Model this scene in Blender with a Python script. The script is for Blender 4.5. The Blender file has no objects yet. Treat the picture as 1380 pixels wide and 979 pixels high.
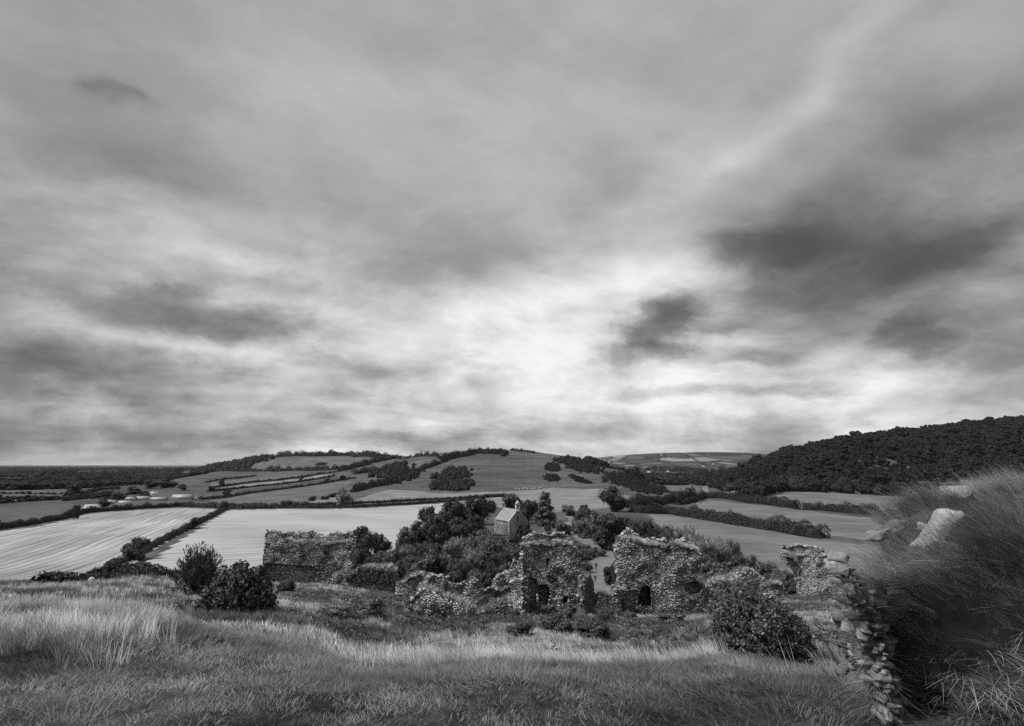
import bpy, bmesh, math, random
import numpy as np
from mathutils import Vector, Matrix
from mathutils.geometry import delaunay_2d_cdt

SC = bpy.context.scene
COL = SC.collection
rng = np.random.default_rng(7)
random.seed(7)

# ------------------------------------------------------------------ camera
F, U0, V0, VH = 800.0, 690.0, 489.5, 626.0          # focal length and centre in photo pixels, horizon row
TH = math.atan((VH - V0) / F)                       # camera looks up by this much
cam = bpy.data.cameras.new('camera')
camo = bpy.data.objects.new('camera', cam)
COL.objects.link(camo)
camo.location = (0, 0, 0)
camo.rotation_euler = (math.pi / 2 + TH, 0, 0)
cam.sensor_width = 36.0
cam.lens = 36.0 * F / 1380.0
cam.clip_start = 0.1
cam.clip_end = 80000
SC.camera = camo

SC.view_settings.view_transform = 'Standard'
SC.view_settings.look = 'None'
SC.view_settings.gamma = 1.0
EXPO = 1.3
SC.view_settings.exposure = EXPO
SC.cycles.use_denoising = False
SC.cycles.use_adaptive_sampling = False
SC.cycles.sample_clamp_indirect = 3.0
SC.cycles.max_bounces = 5
SC.cycles.diffuse_bounces = 3
SC.cycles.transparent_max_bounces = 4
SC.cycles.volume_bounces = 0

CT, ST = math.cos(TH), math.sin(TH)
def slope(v):                       # height per metre forward along the row v
    zc = (V0 - v) / F
    return (ST + CT * zc) / (CT - ST * zc)
def xslope(u, v):
    zc = (V0 - v) / F
    return ((u - U0) / F) / (CT - ST * zc)
def at(u, v, Y):
    return Vector((xslope(u, v) * Y, Y, slope(v) * Y))

# ------------------------------------------------------------------ sun and sky
SUN = Vector((-0.62, -0.16, 0.80)).normalized()
sl = bpy.data.lights.new('sun', 'SUN')
sl.energy = 1.5
sl.angle = math.radians(11)
sl.color = (1, 1, 1)
so = bpy.data.objects.new('sun', sl)
COL.objects.link(so)
so.rotation_euler = (-SUN).to_track_quat('-Z', 'Y').to_euler()

world = bpy.data.worlds.new('World')
SC.world = world
world.use_nodes = True
NT = world.node_tree

class G:
    """tiny helper for node graphs"""
    def __init__(s, nt): s.nt = nt
    def n(s, t, **k):
        x = s.nt.nodes.new(t)
        for a, b in k.items(): setattr(x, a, b)
        return x
    def put(s, inp, val):
        if isinstance(val, bpy.types.NodeSocket): s.nt.links.new(val, inp)
        else: inp.default_value = val
    def m(s, op, a, b=0.0, c=0.0, clamp=False):
        x = s.n('ShaderNodeMath', operation=op, use_clamp=clamp)
        s.put(x.inputs[0], a); s.put(x.inputs[1], b); s.put(x.inputs[2], c)
        return x.outputs[0]
    def v(s, op, a, b=(0, 0, 0)):
        x = s.n('ShaderNodeVectorMath', operation=op)
        s.put(x.inputs[0], a); s.put(x.inputs[1], b)
        return x.outputs['Value'] if op in ('DOT_PRODUCT', 'LENGTH') else x.outputs[0]
    def xyz(s, a, b, c):
        x = s.n('ShaderNodeCombineXYZ')
        for i, q in enumerate((a, b, c)): s.put(x.inputs[i], q)
        return x.outputs[0]
    def noise(s, vec, scale, detail=4, rough=0.55, dist=0.0):
        x = s.n('ShaderNodeTexNoise')
        s.put(x.inputs['Vector'], vec)
        x.inputs['Scale'].default_value = scale
        x.inputs['Detail'].default_value = detail
        x.inputs['Roughness'].default_value = rough
        x.inputs['Distortion'].default_value = dist
        return x.outputs[0]
    def ramp(s, val, lo, hi, a=0.0, b=1.0, smooth=True):
        x = s.n('ShaderNodeMapRange', interpolation_type='SMOOTHSTEP' if smooth else 'LINEAR')
        s.put(x.inputs['Value'], val)
        for k, q in (('From Min', lo), ('From Max', hi), ('To Min', a), ('To Max', b)):
            s.put(x.inputs[k], q)
        return x.outputs[0]
    def grey(s, v): return s.xyz(v, v, v)

def build_sky():
    for x in list(NT.nodes): NT.nodes.remove(x)
    g = G(NT)
    tc = g.n('ShaderNodeTexCoord')
    d = g.v('NORMALIZE', tc.outputs['Generated'])
    sp = g.n('ShaderNodeSeparateXYZ'); NT.links.new(d, sp.inputs[0])
    X, Y, Z = sp.outputs
    zz = g.m('ADD', g.m('MAXIMUM', Z, 0.0), 0.16)
    P = g.xyz(g.m('DIVIDE', X, zz), g.m('DIVIDE', Y, zz), 0.0)           # high cloud deck
    rot = g.n('ShaderNodeVectorRotate', rotation_type='Z_AXIS'); NT.links.new(P, rot.inputs['Vector'])
    rot.inputs['Angle'].default_value = math.radians(-30)
    PS = g.v('MULTIPLY', rot.outputs[0], (0.5, 1.05, 1.0))
    az0, el0 = g.m('ARCTAN2', X, Y), g.m('ARCSINE', Z)
    D = g.xyz(g.m('MULTIPLY', X, 1.0), g.m('MULTIPLY', Z, 1.75), Y)          # lower, lumpier cloud seen from the side
    warp1 = g.noise(D, 3.5, 9, 0.61)
    warp2 = g.noise(g.v('ADD', D, (7.3, 2.1, 4.0)), 3.8, 9, 0.61)
    streak = g.noise(PS, 1.0, 6, 0.55, 0.3)
    low = g.m('SUBTRACT', 1.0, g.ramp(el0, 0.12, 0.50))
    lump = g.noise(g.v('ADD', D, (1.7, 3.3, 0.4)), 3.0, 9, 0.60, 0.25)
    bands = g.noise(g.v('MULTIPLY', D, (0.85, 2.9, 0.85)), 4.2, 7, 0.58, 0.2)
    az = g.m('ADD', az0, g.m('MULTIPLY', g.m('SUBTRACT', warp1, 0.5), 0.27))
    el = g.m('ADD', el0, g.m('MULTIPLY', g.m('SUBTRACT', warp2, 0.5), 0.14))
    A = g.xyz(az, el, 0.0)
    # soft patches of thinner and thicker cloud: u, v, half-width, half-height, brightness change
    blobs = [
        (700, 445, 380, 100, 0.16), (565, 440, 190, 55, 0.17), (870, 378, 130, 32, 0.17), (800, 515, 280, 50, 0.10),
        (1060, 548, 220, 45, 0.22), (1190, 580, 160, 22, 0.12), (960, 470, 110, 40, 0.12), (560, 545, 170, 40, 0.06), (330, 345, 90, 18, 0.12), (330, 480, 190, 20, 0.10),
        (190, 280, 110, 25, 0.10), (1020, 195, 230, 34, 0.11, 30), (900, 235, 120, 34, 0.06, 38), (620, 200, 160, 110, 0.05), (690, 610, 500, 9, 0.12),
        (1145, 350, 220, 70, -0.22), (1150, 345, 260, 75, -0.08), (1040, 345, 110, 24, -0.16), (1250, 355, 90, 38, -0.15), (882, 428, 46, 36, -0.42), (868, 472, 66, 17, -0.30),
        (1235, 468, 70, 18, -0.22), (1150, 500, 90, 12, -0.08), (1270, 440, 60, 16, -0.08), (1005, 476, 40, 12, -0.16), (960, 436, 30, 10, -0.14), (290, 436, 120, 24, -0.22), (250, 396, 52, 18, -0.16), (400, 455, 60, 20, -0.12),
        (130, 505, 170, 44, -0.22), (120, 400, 110, 36, -0.10), (300, 250, 180, 70, -0.07), (120, 150, 130, 120, -0.10), (165, 125, 24, 16, -0.13),
        (640, 350, 110, 26, -0.06), (1270, 190, 170, 80, -0.12), (1150, 255, 230, 36, -0.06, 24), (1060, 525, 70, 10, -0.15), (920, 528, 80, 11, -0.16), (470, 500, 80, 12, -0.12),
        (650, 580, 420, 10, -0.08), (250, 585, 240, 16, -0.10), (930, 597, 180, 6, -0.04),
    ]
    V = g.m('ADD', 0.655, g.m('MULTIPLY', g.m('SUBTRACT', streak, 0.5), 0.36))
    V = g.m('ADD', V, g.m('MULTIPLY', g.m('SUBTRACT', g.ramp(lump, 0.36, 0.64), 0.5), g.m('MULTIPLY_ADD', low, 0.20, 0.05)))
    wisp = g.noise(g.v('MULTIPLY', D, (1.0, 1.35, 1.0)), 9.0, 8, 0.60, 0.5)
    V = g.m('ADD', V, g.m('MULTIPLY', g.m('SUBTRACT', wisp, 0.5), g.m('MULTIPLY_ADD', low, 0.30, 0.06)))
    hi = g.noise(g.v('MULTIPLY', rot.outputs[0], (0.85, 1.35, 1.0)), 2.4, 8, 0.58, 0.4)
    V = g.m('ADD', V, g.m('MULTIPLY', g.m('SUBTRACT', hi, 0.5), 0.15))
    V = g.m('ADD', V, g.m('MULTIPLY', g.m('SUBTRACT', bands, 0.5), g.m('MULTIPLY', g.m('SUBTRACT', 1.0, g.ramp(el0, 0.03, 0.30)), 0.36)))
    for (u, v, su, sv, amp, *tilt) in blobs:
        p = at(u, v, 1.0).normalized()
        a0, e0 = math.atan2(p.x, p.y), math.asin(p.z)
        pu, pv = at(u + su, v, 1.0).normalized(), at(u, v - sv, 1.0).normalized()
        sa, se = abs(math.atan2(pu.x, pu.y) - a0), abs(math.asin(pv.z) - e0)
        df = g.v('SUBTRACT', A, (a0, e0, 0))
        if tilt:
            vr = g.n('ShaderNodeVectorRotate', rotation_type='Z_AXIS'); NT.links.new(df, vr.inputs['Vector'])
            vr.inputs['Angle'].default_value = -math.radians(tilt[0]); df = vr.outputs[0]
        q = g.v('MULTIPLY', df, (1 / sa, 1 / se, 0))
        r2 = g.v('DOT_PRODUCT', q, q)
        if amp < -0.13:      # heavier clouds have firmer edges
            fall = g.m('EXPONENT', g.m('MULTIPLY', g.m('POWER', r2, 1.8), -0.8))
        else:
            fall = g.m('EXPONENT', g.m('MULTIPLY', r2, -1.0))
        V = g.m('MULTIPLY_ADD', fall, amp, V)
    V = g.m('SMOOTH_MIN', g.m('SMOOTH_MAX', V, 0.30, 0.34), 0.99, 0.10)
    lin = g.m('MULTIPLY', g.m('POWER', V, 2.2), 1.0 / (2 ** EXPO))
    bg = g.n('ShaderNodeBackground'); NT.links.new(g.grey(lin), bg.inputs[0]); bg.inputs[1].default_value = 1.0
    sky = g.n('ShaderNodeTexSky', sky_type='NISHITA', sun_disc=False)
    sky.sun_elevation = math.asin(SUN.z)
    sky.sun_rotation = math.atan2(SUN.x, SUN.y)
    bw = g.n('ShaderNodeRGBToBW'); NT.links.new(sky.outputs[0], bw.inputs[0])
    bg2 = g.n('ShaderNodeBackground'); NT.links.new(bw.outputs[0], bg2.inputs[0]); bg2.inputs[1].default_value = 0.05
    mix = g.n('ShaderNodeMixShader'); mix.inputs[0].default_value = 0.95
    NT.links.new(bg2.outputs[0], mix.inputs[1]); NT.links.new(bg.outputs[0], mix.inputs[2])
    out = g.n('ShaderNodeOutputWorld'); NT.links.new(mix.outputs[0], out.inputs[0])
build_sky()

# ------------------------------------------------------------------ numpy helpers
def _hash(i, j, seed):
    n = (i.astype(np.int64) * 374761393 + j.astype(np.int64) * 668265263 + seed * 974634777) & 0x7fffffff
    n = ((n ^ (n >> 13)) * 1274126177) & 0x7fffffff
    return ((n ^ (n >> 16)) & 0xffff) / 65535.0
def vnoise(x, y, seed=0):
    x = np.asarray(x, float); y = np.asarray(y, float)
    i, j = np.floor(x), np.floor(y)
    fx, fy = x - i, y - j
    fx, fy = fx * fx * (3 - 2 * fx), fy * fy * (3 - 2 * fy)
    a, b = _hash(i, j, seed), _hash(i + 1, j, seed)
    c, d = _hash(i, j + 1, seed), _hash(i + 1, j + 1, seed)
    return (a * (1 - fx) + b * fx) * (1 - fy) + (c * (1 - fx) + d * fx) * fy - 0.5
def fbm(x, y, seed=0, oct=4):
    s, a = 0, 1.0
    for k in range(oct):
        s = s + a * vnoise(np.asarray(x) * 2 ** k, np.asarray(y) * 2 ** k, seed + k); a *= 0.5
    return s

def pchip(xk, yk, x):
    xk, yk = np.asarray(xk, float), np.asarray(yk, float)
    h, dl = np.diff(xk), np.diff(yk) / np.diff(xk)
    d = np.zeros_like(yk)
    for k in range(1, len(xk) - 1):
        if dl[k - 1] * dl[k] > 0:
            w1, w2 = 2 * h[k] + h[k - 1], h[k] + 2 * h[k - 1]
            d[k] = (w1 + w2) / (w1 / dl[k - 1] + w2 / dl[k])
    d[0], d[-1] = dl[0], dl[-1]
    x = np.clip(x, xk[0], xk[-1])
    i = np.clip(np.searchsorted(xk, x) - 1, 0, len(h) - 1)
    t = (x - xk[i]) / h[i]
    return (yk[i] * (1 + 2 * t) * (1 - t) ** 2 + d[i] * h[i] * t * (1 - t) ** 2
            + yk[i + 1] * t * t * (3 - 2 * t) + d[i + 1] * h[i] * t * t * (t - 1))

# ------------------------------------------------------------------ the lie of the land
def r(v): return ('v', v)
FAR_L = [(170, -31), (300, -32.5), (480, -33.4)]
PLAIN = [(1000, -38), (2000, -43), (6000, -46), (12000, -46), (40000, -46)]
PROFILE = {
    -150: [(2, -1.7), (6, -1.9), (12, -2.85), (18, -4.2), (45, -8.6), (80, -16), *FAR_L, *PLAIN],
    90: [(2, -1.7), (5.5, -1.75), (9, -2.1), (14, r(838)), (18, -4.4), (30, -6.4), (45, r(788)), (70, -13.2), (110, -22), *FAR_L, *PLAIN],
    200: [(2, -1.7), (5.5, -1.75), (9, -2.15), (14, r(848)), (18, -4.6), (30, -6.7), (50, r(775)), (75, -14.2), (110, -22), *FAR_L, (1000, -37.5), (1500, -40), (2200, -40), (6000, -46), (40000, -46)],
    300: [(2, -1.7), (5.5, -1.75), (8.5, -2.15), (13, r(872)), (18, -4.9), (28, r(829)), (45, -9.2), (60, r(785)), (110, -22), *FAR_L, (700, r(672)), (1000, r(651)), (1300, r(640)), (1600, r(632)), (1950, r(627)), (3000, -35), (6000, -46), (40000, -46)],
    400: [(2, -1.7), (5.5, -1.75), (8, -2.15), (11, r(893)), (15, -4.4), (22, r(852)), (45, -9.7), (66, r(788)), (110, -23), *FAR_L, (700, r(665)), (1000, r(648)), (1300, r(634)), (1800, r(615)), (2300, 15), (4000, -40), (40000, -46)],
    500: [(2, -1.7), (5.6, -1.8), (8, -2.45), (10, r(898)), (14, -4.45), (22, -6.7), (32, -9.0), (45, -10.2), (64, r(797)), (110, -23.5), (170, -31), (300, -32.5), (480, -33.4), (750, r(658)), (1000, r(641)), (1300, r(628)), (1700, r(615.5)), (2200, 10), (4000, -40), (40000, -46)],
    600: [(2, -1.7), (5.6, -1.8), (8, -2.45), (10, r(898)), (14, -4.45), (22, -6.7), (32, -9.0), (47, r(838)), (60, r(813)), (90, -19), (140, -26.5), (200, -31), (300, -32.5), (480, -33.4), (640, -34), (800, r(662)), (1000, r(640)), (1350, r(611.5)), (1800, 15), (4000, -40), (40000, -46)],
    660: [(2, -1.7), (5.6, -1.8), (8, -2.45), (10, r(896)), (14, -4.45), (22, -6.7), (32, -9.0), (48, r(834)), (60, r(814)), (90, -19), (140, -26), (200, -30), (280, -32), (480, -33.4), (640, -34), (790, r(660)), (1000, r(634)), (1200, r(618)), (1400, r(606.5)), (1900, 15), (4000, -40), (40000, -46)],
    710: [(2, -1.7), (5.6, -1.8), (8, -2.45), (10, r(895)), (14, -4.45), (22, -6.7), (32, -9.0), (48, r(836)), (58, r(824)), (90, -19), (140, -25.5), (200, -28.5), (280, -31.5), (480, -33.4), (640, -34), (780, r(660.5)), (1000, r(636)), (1200, r(620)), (1420, r(608.5)), (1900, 10), (4000, -40), (40000, -46)],
    770: [(2, -1.7), (5.6, -1.8), (8, -2.45), (10, r(897)), (14, -4.45), (22, -6.7), (32, -9.0), (55, r(830)), (90, -18.6), (150, -25.3), (240, -28), (330, -29.5), (480, -33), (640, -34), (770, r(662)), (1000, r(637)), (1150, r(624)), (1300, r(614)), (1700, -5), (3000, -42), (6000, -30), (8000, 60), (12000, 40), (40000, -46)],
    830: [(2, -1.7), (5.6, -1.8), (8, -2.45), (10, r(899)), (14, -4.45), (22, -6.7), (32, -9.0), (55, r(829)), (90, -18.6), (150, -25.3), (240, -28.5), (330, -30), (480, -33.5), (700, r(667)), (880, r(650)), (1100, r(633)), (1500, -40), (3000, -45), (5200, -38), (7000, r(614.5)), (9000, 70), (40000, -46)],
    900: [(2, -1.7), (5.6, -1.8), (8, -2.4), (9.5, r(899)), (14, -4.45), (22, -6.7), (32, -9.0), (55, r(829)), (90, -18.6), (150, -26), (240, -31), (330, -33), (480, -34), (700, -35), (850, r(659)), (1100, -40), (2000, -43), (4600, -36), (6000, 30), (7000, r(610.5)), (9000, 90), (40000, -46)],
    960: [(2, -1.7), (5.6, -1.75), (8, -2.3), (10, -2.95), (14, -4.2), (30, -7.6), (55, r(827)), (80, -17), (110, -22), (160, -28.5), (250, -32), (400, -33), (600, -34), (900, -36), (1050, -34), (2000, -40), (4600, -34), (6000, 40), (7000, r(609.5)), (9000, 100), (40000, -46)],
    1010: [(2, -1.7), (5.6, -1.78), (8, -2.45), (10, -3.0), (14, -4.3), (30, -7.7), (55, -12.7), (80, -17), (110, -22.5), (160, -29), (250, -32.5), (400, -33), (700, -33.5), (850, -26), (1050, r(634)), (1400, -20), (2500, -38), (4600, -34), (7000, r(610.5)), (9000, 100), (40000, -46)],
    1060: [(2, -1.7), (5.6, -1.8), (8, -2.5), (14, -4.3), (30, -7.7), (60, -13.2), (80, r(805)), (95, -20), (130, -26), (200, -31.5), (280, -33), (600, -33.4), (720, -31), (880, r(634)), (1120, r(613)), (1500, 15), (2600, -20), (7000, 100), (40000, -46)],
    1180: [(2, -1.7), (5.6, -1.85), (8, -2.6), (14, -4.5), (30, -7.8), (60, -13.4), (80, -16.8), (95, -20), (130, -26), (200, -31.5), (280, -33), (640, -33.3), (760, -22), (900, r(612)), (1150, r(592)), (1600, 58), (3000, 30), (40000, -46)],
    1290: [(2, -1.7), (5.6, -1.85), (8, -2.6), (14, -4.5), (30, -7.8), (60, -13.4), (95, -20), (130, -26), (200, -31.5), (280, -33), (640, -33), (760, -18), (950, r(596)), (1200, r(580)), (1700, 92), (3000, 60), (40000, -46)],
    1500: [(2, -1.7), (5.6, -1.85), (8, -2.6), (14, -4.5), (30, -7.8), (60, -13.4), (95, -20), (130, -26), (200, -31.5), (280, -33), (640, -32), (760, -14), (950, r(578)), (1200, r(558)), (1700, 125), (3000, 80), (40000, -46)],
}
LY = np.linspace(math.log(2.0), math.log(40000.0), 500)
_us = sorted(PROFILE)
_ws = np.array([(u - U0) / F * CT for u in _us])
_tab = []
for u in _us:
    ks = [(y, z[1] if isinstance(z, tuple) else z, isinstance(z, tuple)) for y, z in PROFILE[u]]
    yk = [math.log(k[0]) for k in ks]
    zk = [slope(k[1]) * k[0] if k[2] else k[1] for k in ks]
    # interpolate the viewing slope, which keeps near and far shapes equally true
    mk = [z / math.exp(y) for y, z in zip(yk, zk)]
    _tab.append(pchip(yk, mk, LY))
_tab = np.array(_tab)
WG = np.linspace(_ws[0], _ws[-1], 420)
HG = np.zeros((len(WG), len(LY)))
for j in range(len(LY)):
    HG[:, j] = pchip(_ws, _tab[:, j], WG)
def H(X, Y):
    """height of the ground"""
    X = np.asarray(X, float); Y = np.asarray(Y, float)
    Yc = np.clip(Y, 2.0, 39000)
    w = np.clip(X / Yc, WG[0], WG[-1] - 1e-6)
    fi = (w - WG[0]) / (WG[1] - WG[0]); fj = (np.log(Yc) - LY[0]) / (LY[1] - LY[0])
    i = np.clip(fi.astype(int), 0, len(WG) - 2); j = np.clip(fj.astype(int), 0, len(LY) - 2)
    a, b = fi - i, fj - j
    m = (HG[i, j] * (1 - a) + HG[i + 1, j] * a) * (1 - b) + (HG[i, j + 1] * (1 - a) + HG[i + 1, j + 1] * a) * b
    z = m * Yc
    dist = np.hypot(X, np.maximum(Y, 0))
    side = np.maximum(np.abs(X) - 1.7 * Yc - 4, 0)
    z = z - np.minimum(side * 0.12, 30)
    a1 = np.clip((dist - 1.5) / 12, 0, 1)
    z = z + fbm(X * 0.9, Y * 0.9, 3, 3) * 0.13 * np.clip((dist - 1) / 5, 0.15, 1) * np.clip(90 / (dist + 1), 0, 1)
    z = z + (fbm(X * 0.16, Y * 0.16, 9, 4) * 0.55 - 0.06) * a1 * np.clip((95 - dist) / 60, 0, 1)
    z = z + fbm(X * 0.03, Y * 0.03, 21, 3) * 0.5 * np.clip((dist - 60) / 100, 0, 1)
    z = z + fbm(X * 0.006, Y * 0.006, 31, 4) * 7.0 * np.clip((dist - 700) / 500, 0, 1) * np.clip((3500 - dist) / 1500, 0.25, 1)
    return z
def h1(x, y): return float(H(np.array([x]), np.array([y]))[0])

_ray_y = np.exp(np.linspace(math.log(16), math.log(30000), 2600))
def G0(u, v, ymin=60.0):
    """where the line of sight through a photo pixel meets the ground beyond ymin"""
    ys = _ray_y[_ray_y >= ymin]
    zs = slope(v) * ys
    hs = H(xslope(u, v) * ys, ys)
    k = np.nonzero(zs <= hs)[0]
    if len(k) == 0:
        k = [int(np.argmin(zs - hs))]
    Y = float(ys[k[0]])
    x = xslope(u, v) * Y
    return Vector((x, Y, h1(x, Y)))

# ------------------------------------------------------------------ mesh helpers
def mesh_np(name, V, Fc, mats, tone=None, smooth=False, midx=None):
    """V (n,3), Fc list of (m,k) index arrays"""
    me = bpy.data.meshes.new(name)
    V = np.ascontiguousarray(V, dtype=np.float32)
    if isinstance(Fc, np.ndarray): Fc = [Fc]
    Fc = [f for f in Fc if len(f)]
    nl = sum(f.size for f in Fc); nf = sum(len(f) for f in Fc)
    me.vertices.add(len(V)); me.vertices.foreach_set('co', V.ravel())
    me.loops.add(nl); me.loops.foreach_set('vertex_index', np.concatenate([f.ravel() for f in Fc]).astype(np.int32))
    me.polygons.add(nf)
    sizes = np.concatenate([np.full(len(f), f.shape[1]) for f in Fc])
    me.polygons.foreach_set('loop_start', np.concatenate([[0], np.cumsum(sizes)[:-1]]).astype(np.int32))
    if smooth: me.polygons.foreach_set('use_smooth', np.ones(nf, bool))
    if midx is not None: me.polygons.foreach_set('material_index', np.asarray(midx, np.int32))
    if tone is not None:
        at_ = me.attributes.new('tone', 'FLOAT', 'POINT')
        at_.data.foreach_set('value', np.ascontiguousarray(tone, dtype=np.float32))
    me.update(calc_edges=True)
    for m in (mats if isinstance(mats, (list, tuple)) else [mats]): me.materials.append(m)
    return me
def link(name, me, parent=None, loc=None):
    o = bpy.data.objects.new(name, me); COL.objects.link(o)
    if parent is not None: o.parent = parent
    if loc is not None: o.location = loc
    return o
def empty(name, loc=(0, 0, 0), rz=0):
    o = bpy.data.objects.new(name, None); COL.objects.link(o)
    o.location = loc; o.rotation_euler = (0, 0, rz); o.empty_display_size = 0.3
    return o
def tag(o, label=None, cat=None, group=None, kind=None):
    if label: o['label'] = label
    if cat: o['category'] = cat
    if group: o['group'] = group
    if kind: o['kind'] = kind
    return o
def copy_tree(o, parent=None):
    c = o.copy(); COL.objects.link(c)
    if parent is not None: c.parent = parent
    for ch in list(o.children): copy_tree(ch, c)
    return c

class MB:
    """collects quads and triangles"""
    def __init__(s): s.V, s.Q, s.T, s.t, s.n = [], [], [], [], 0
    def add(s, V, Q=None, T=None, tone=0.5):
        V = np.asarray(V, float).reshape(-1, 3)
        if Q is not None and len(Q): s.Q.append(np.asarray(Q, int) + s.n)
        if T is not None and len(T): s.T.append(np.asarray(T, int) + s.n)
        s.V.append(V); s.t.append(np.full(len(V), tone) if np.isscalar(tone) else np.asarray(tone)); s.n += len(V)
    def box(s, c, sz, rz=0.0, tone=0.5, top=1.0):
        x, y, z = np.asarray(sz) / 2
        V = np.array([[-x, -y, -z], [x, -y, -z], [x, y, -z], [-x, y, -z], [-x * top, -y * top, z], [x * top, -y * top, z], [x * top, y * top, z], [-x * top, y * top, z]])
        cr, sr = math.cos(rz), math.sin(rz)
        V = np.c_[V[:, 0] * cr - V[:, 1] * sr, V[:, 0] * sr + V[:, 1] * cr, V[:, 2]] + np.asarray(c)
        s.add(V, [[0, 3, 2, 1], [4, 5, 6, 7], [0, 1, 5, 4], [1, 2, 6, 5], [2, 3, 7, 6], [3, 0, 4, 7]], tone=tone)
    def tube(s, pts, rad, n=6, tone=0.5):
        pts = [Vector(p) for p in pts]
        rows = []
        for k, p in enumerate(pts):
            a = (pts[min(k + 1, len(pts) - 1)] - pts[max(k - 1, 0)]).normalized()
            b = a.cross(Vector((0.31, 0.87, 0.13))).normalized(); c = a.cross(b)
            rows += [p + (b * math.cos(2 * math.pi * i / n) + c * math.sin(2 * math.pi * i / n)) * rad[k] for i in range(n)]
        Q = [[k * n + i, k * n + (i + 1) % n, (k + 1) * n + (i + 1) % n, (k + 1) * n + i] for k in range(len(pts) - 1) for i in range(n)]
        rows += [pts[-1]]
        e = len(rows) - 1
        T = [[(len(pts) - 1) * n + i, (len(pts) - 1) * n + (i + 1) % n, e] for i in range(n)]
        s.add([tuple(p) for p in rows], Q, T, tone)
    def mesh(s, name, mats, smooth=False):
        return mesh_np(name, np.concatenate(s.V), [np.concatenate(s.Q) if s.Q else np.zeros((0, 4), int), np.concatenate(s.T) if s.T else np.zeros((0, 3), int)], mats, np.concatenate(s.t), smooth)

def icosphere(sub):
    bm = bmesh.new(); bmesh.ops.create_icosphere(bm, subdivisions=sub, radius=1.0)
    V = np.array([v.co[:] for v in bm.verts]); T = np.array([[v.index for v in f.verts] for f in bm.faces]); bm.free()
    return V, T
ICO1, ICO2, ICO3 = icosphere(1), icosphere(2), icosphere(3)

# ------------------------------------------------------------------ materials (the photograph is black and white, so every surface is a grey)
def new_mat(name, rough=0.9, spec=0.15):
    m = bpy.data.materials.new(name); m.use_nodes = True
    nt = m.node_tree
    b = nt.nodes['Principled BSDF']
    b.inputs['Roughness'].default_value = rough
    b.inputs['Specular IOR Level'].default_value = spec
    return m, G(nt), b
def attr(g, name):
    x = g.n('ShaderNodeAttribute', attribute_name=name); return x.outputs['Fac']
def geo_pos(g): return g.n('ShaderNodeNewGeometry').outputs['Position']
def obj_co(g): return g.n('ShaderNodeTexCoord').outputs['Object']
def obj_rand(g): return g.n('ShaderNodeObjectInfo').outputs['Random']

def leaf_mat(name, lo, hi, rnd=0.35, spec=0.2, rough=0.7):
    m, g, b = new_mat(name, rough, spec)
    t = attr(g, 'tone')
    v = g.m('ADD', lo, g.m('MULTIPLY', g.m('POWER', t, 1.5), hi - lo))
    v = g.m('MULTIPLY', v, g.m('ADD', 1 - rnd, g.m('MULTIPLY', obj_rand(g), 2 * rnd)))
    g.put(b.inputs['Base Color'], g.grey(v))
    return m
M = {}
M['leaf_dark'] = leaf_mat('dark_leaf', 0.012, 0.19)
M['leaf_mid'] = leaf_mat('leaf', 0.03, 0.28)
M['leaf_pale'] = leaf_mat('pale_leaf', 0.10, 0.46)
M['leaf_wood'] = leaf_mat('woodland_leaf', 0.006, 0.036, 0.5)
M['leaf_wood2'] = leaf_mat('paler_woodland_leaf', 0.008, 0.062, 0.45)
M['leaf_hedge'] = leaf_mat('hedge_leaf', 0.010, 0.085, 0.2)
M['leaf_near'] = leaf_mat('glossy_leaf', 0.008, 0.25, 0.0, 0.25, 0.55)
M['leaf_ivy'] = leaf_mat('ivy_leaf', 0.03, 0.28, 0.25)
M['bark'] = leaf_mat('bark', 0.05, 0.16)
M['twig'] = leaf_mat('twig', 0.12, 0.3)

def grass_mat(name, lo, hi):
    m, g, b = new_mat(name, 0.75, 0.25)
    t = attr(g, 'tone')
    n = g.noise(geo_pos(g), 0.8, 5, 0.65)
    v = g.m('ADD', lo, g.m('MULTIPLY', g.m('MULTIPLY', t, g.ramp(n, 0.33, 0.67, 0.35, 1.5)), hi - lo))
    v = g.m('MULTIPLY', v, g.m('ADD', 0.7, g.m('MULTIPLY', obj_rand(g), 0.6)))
    g.put(b.inputs['Base Color'], g.grey(v))
    return m
M['grass_pale'] = grass_mat('pale_dry_grass', 0.14, 0.66)
M['grass_mid'] = grass_mat('rough_grass', 0.03, 0.21)
M['grass_long'] = grass_mat('long_wind_combed_grass', 0.10, 0.66)
M['grass_dark'] = grass_mat('trodden_grass', 0.04, 0.24)

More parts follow.
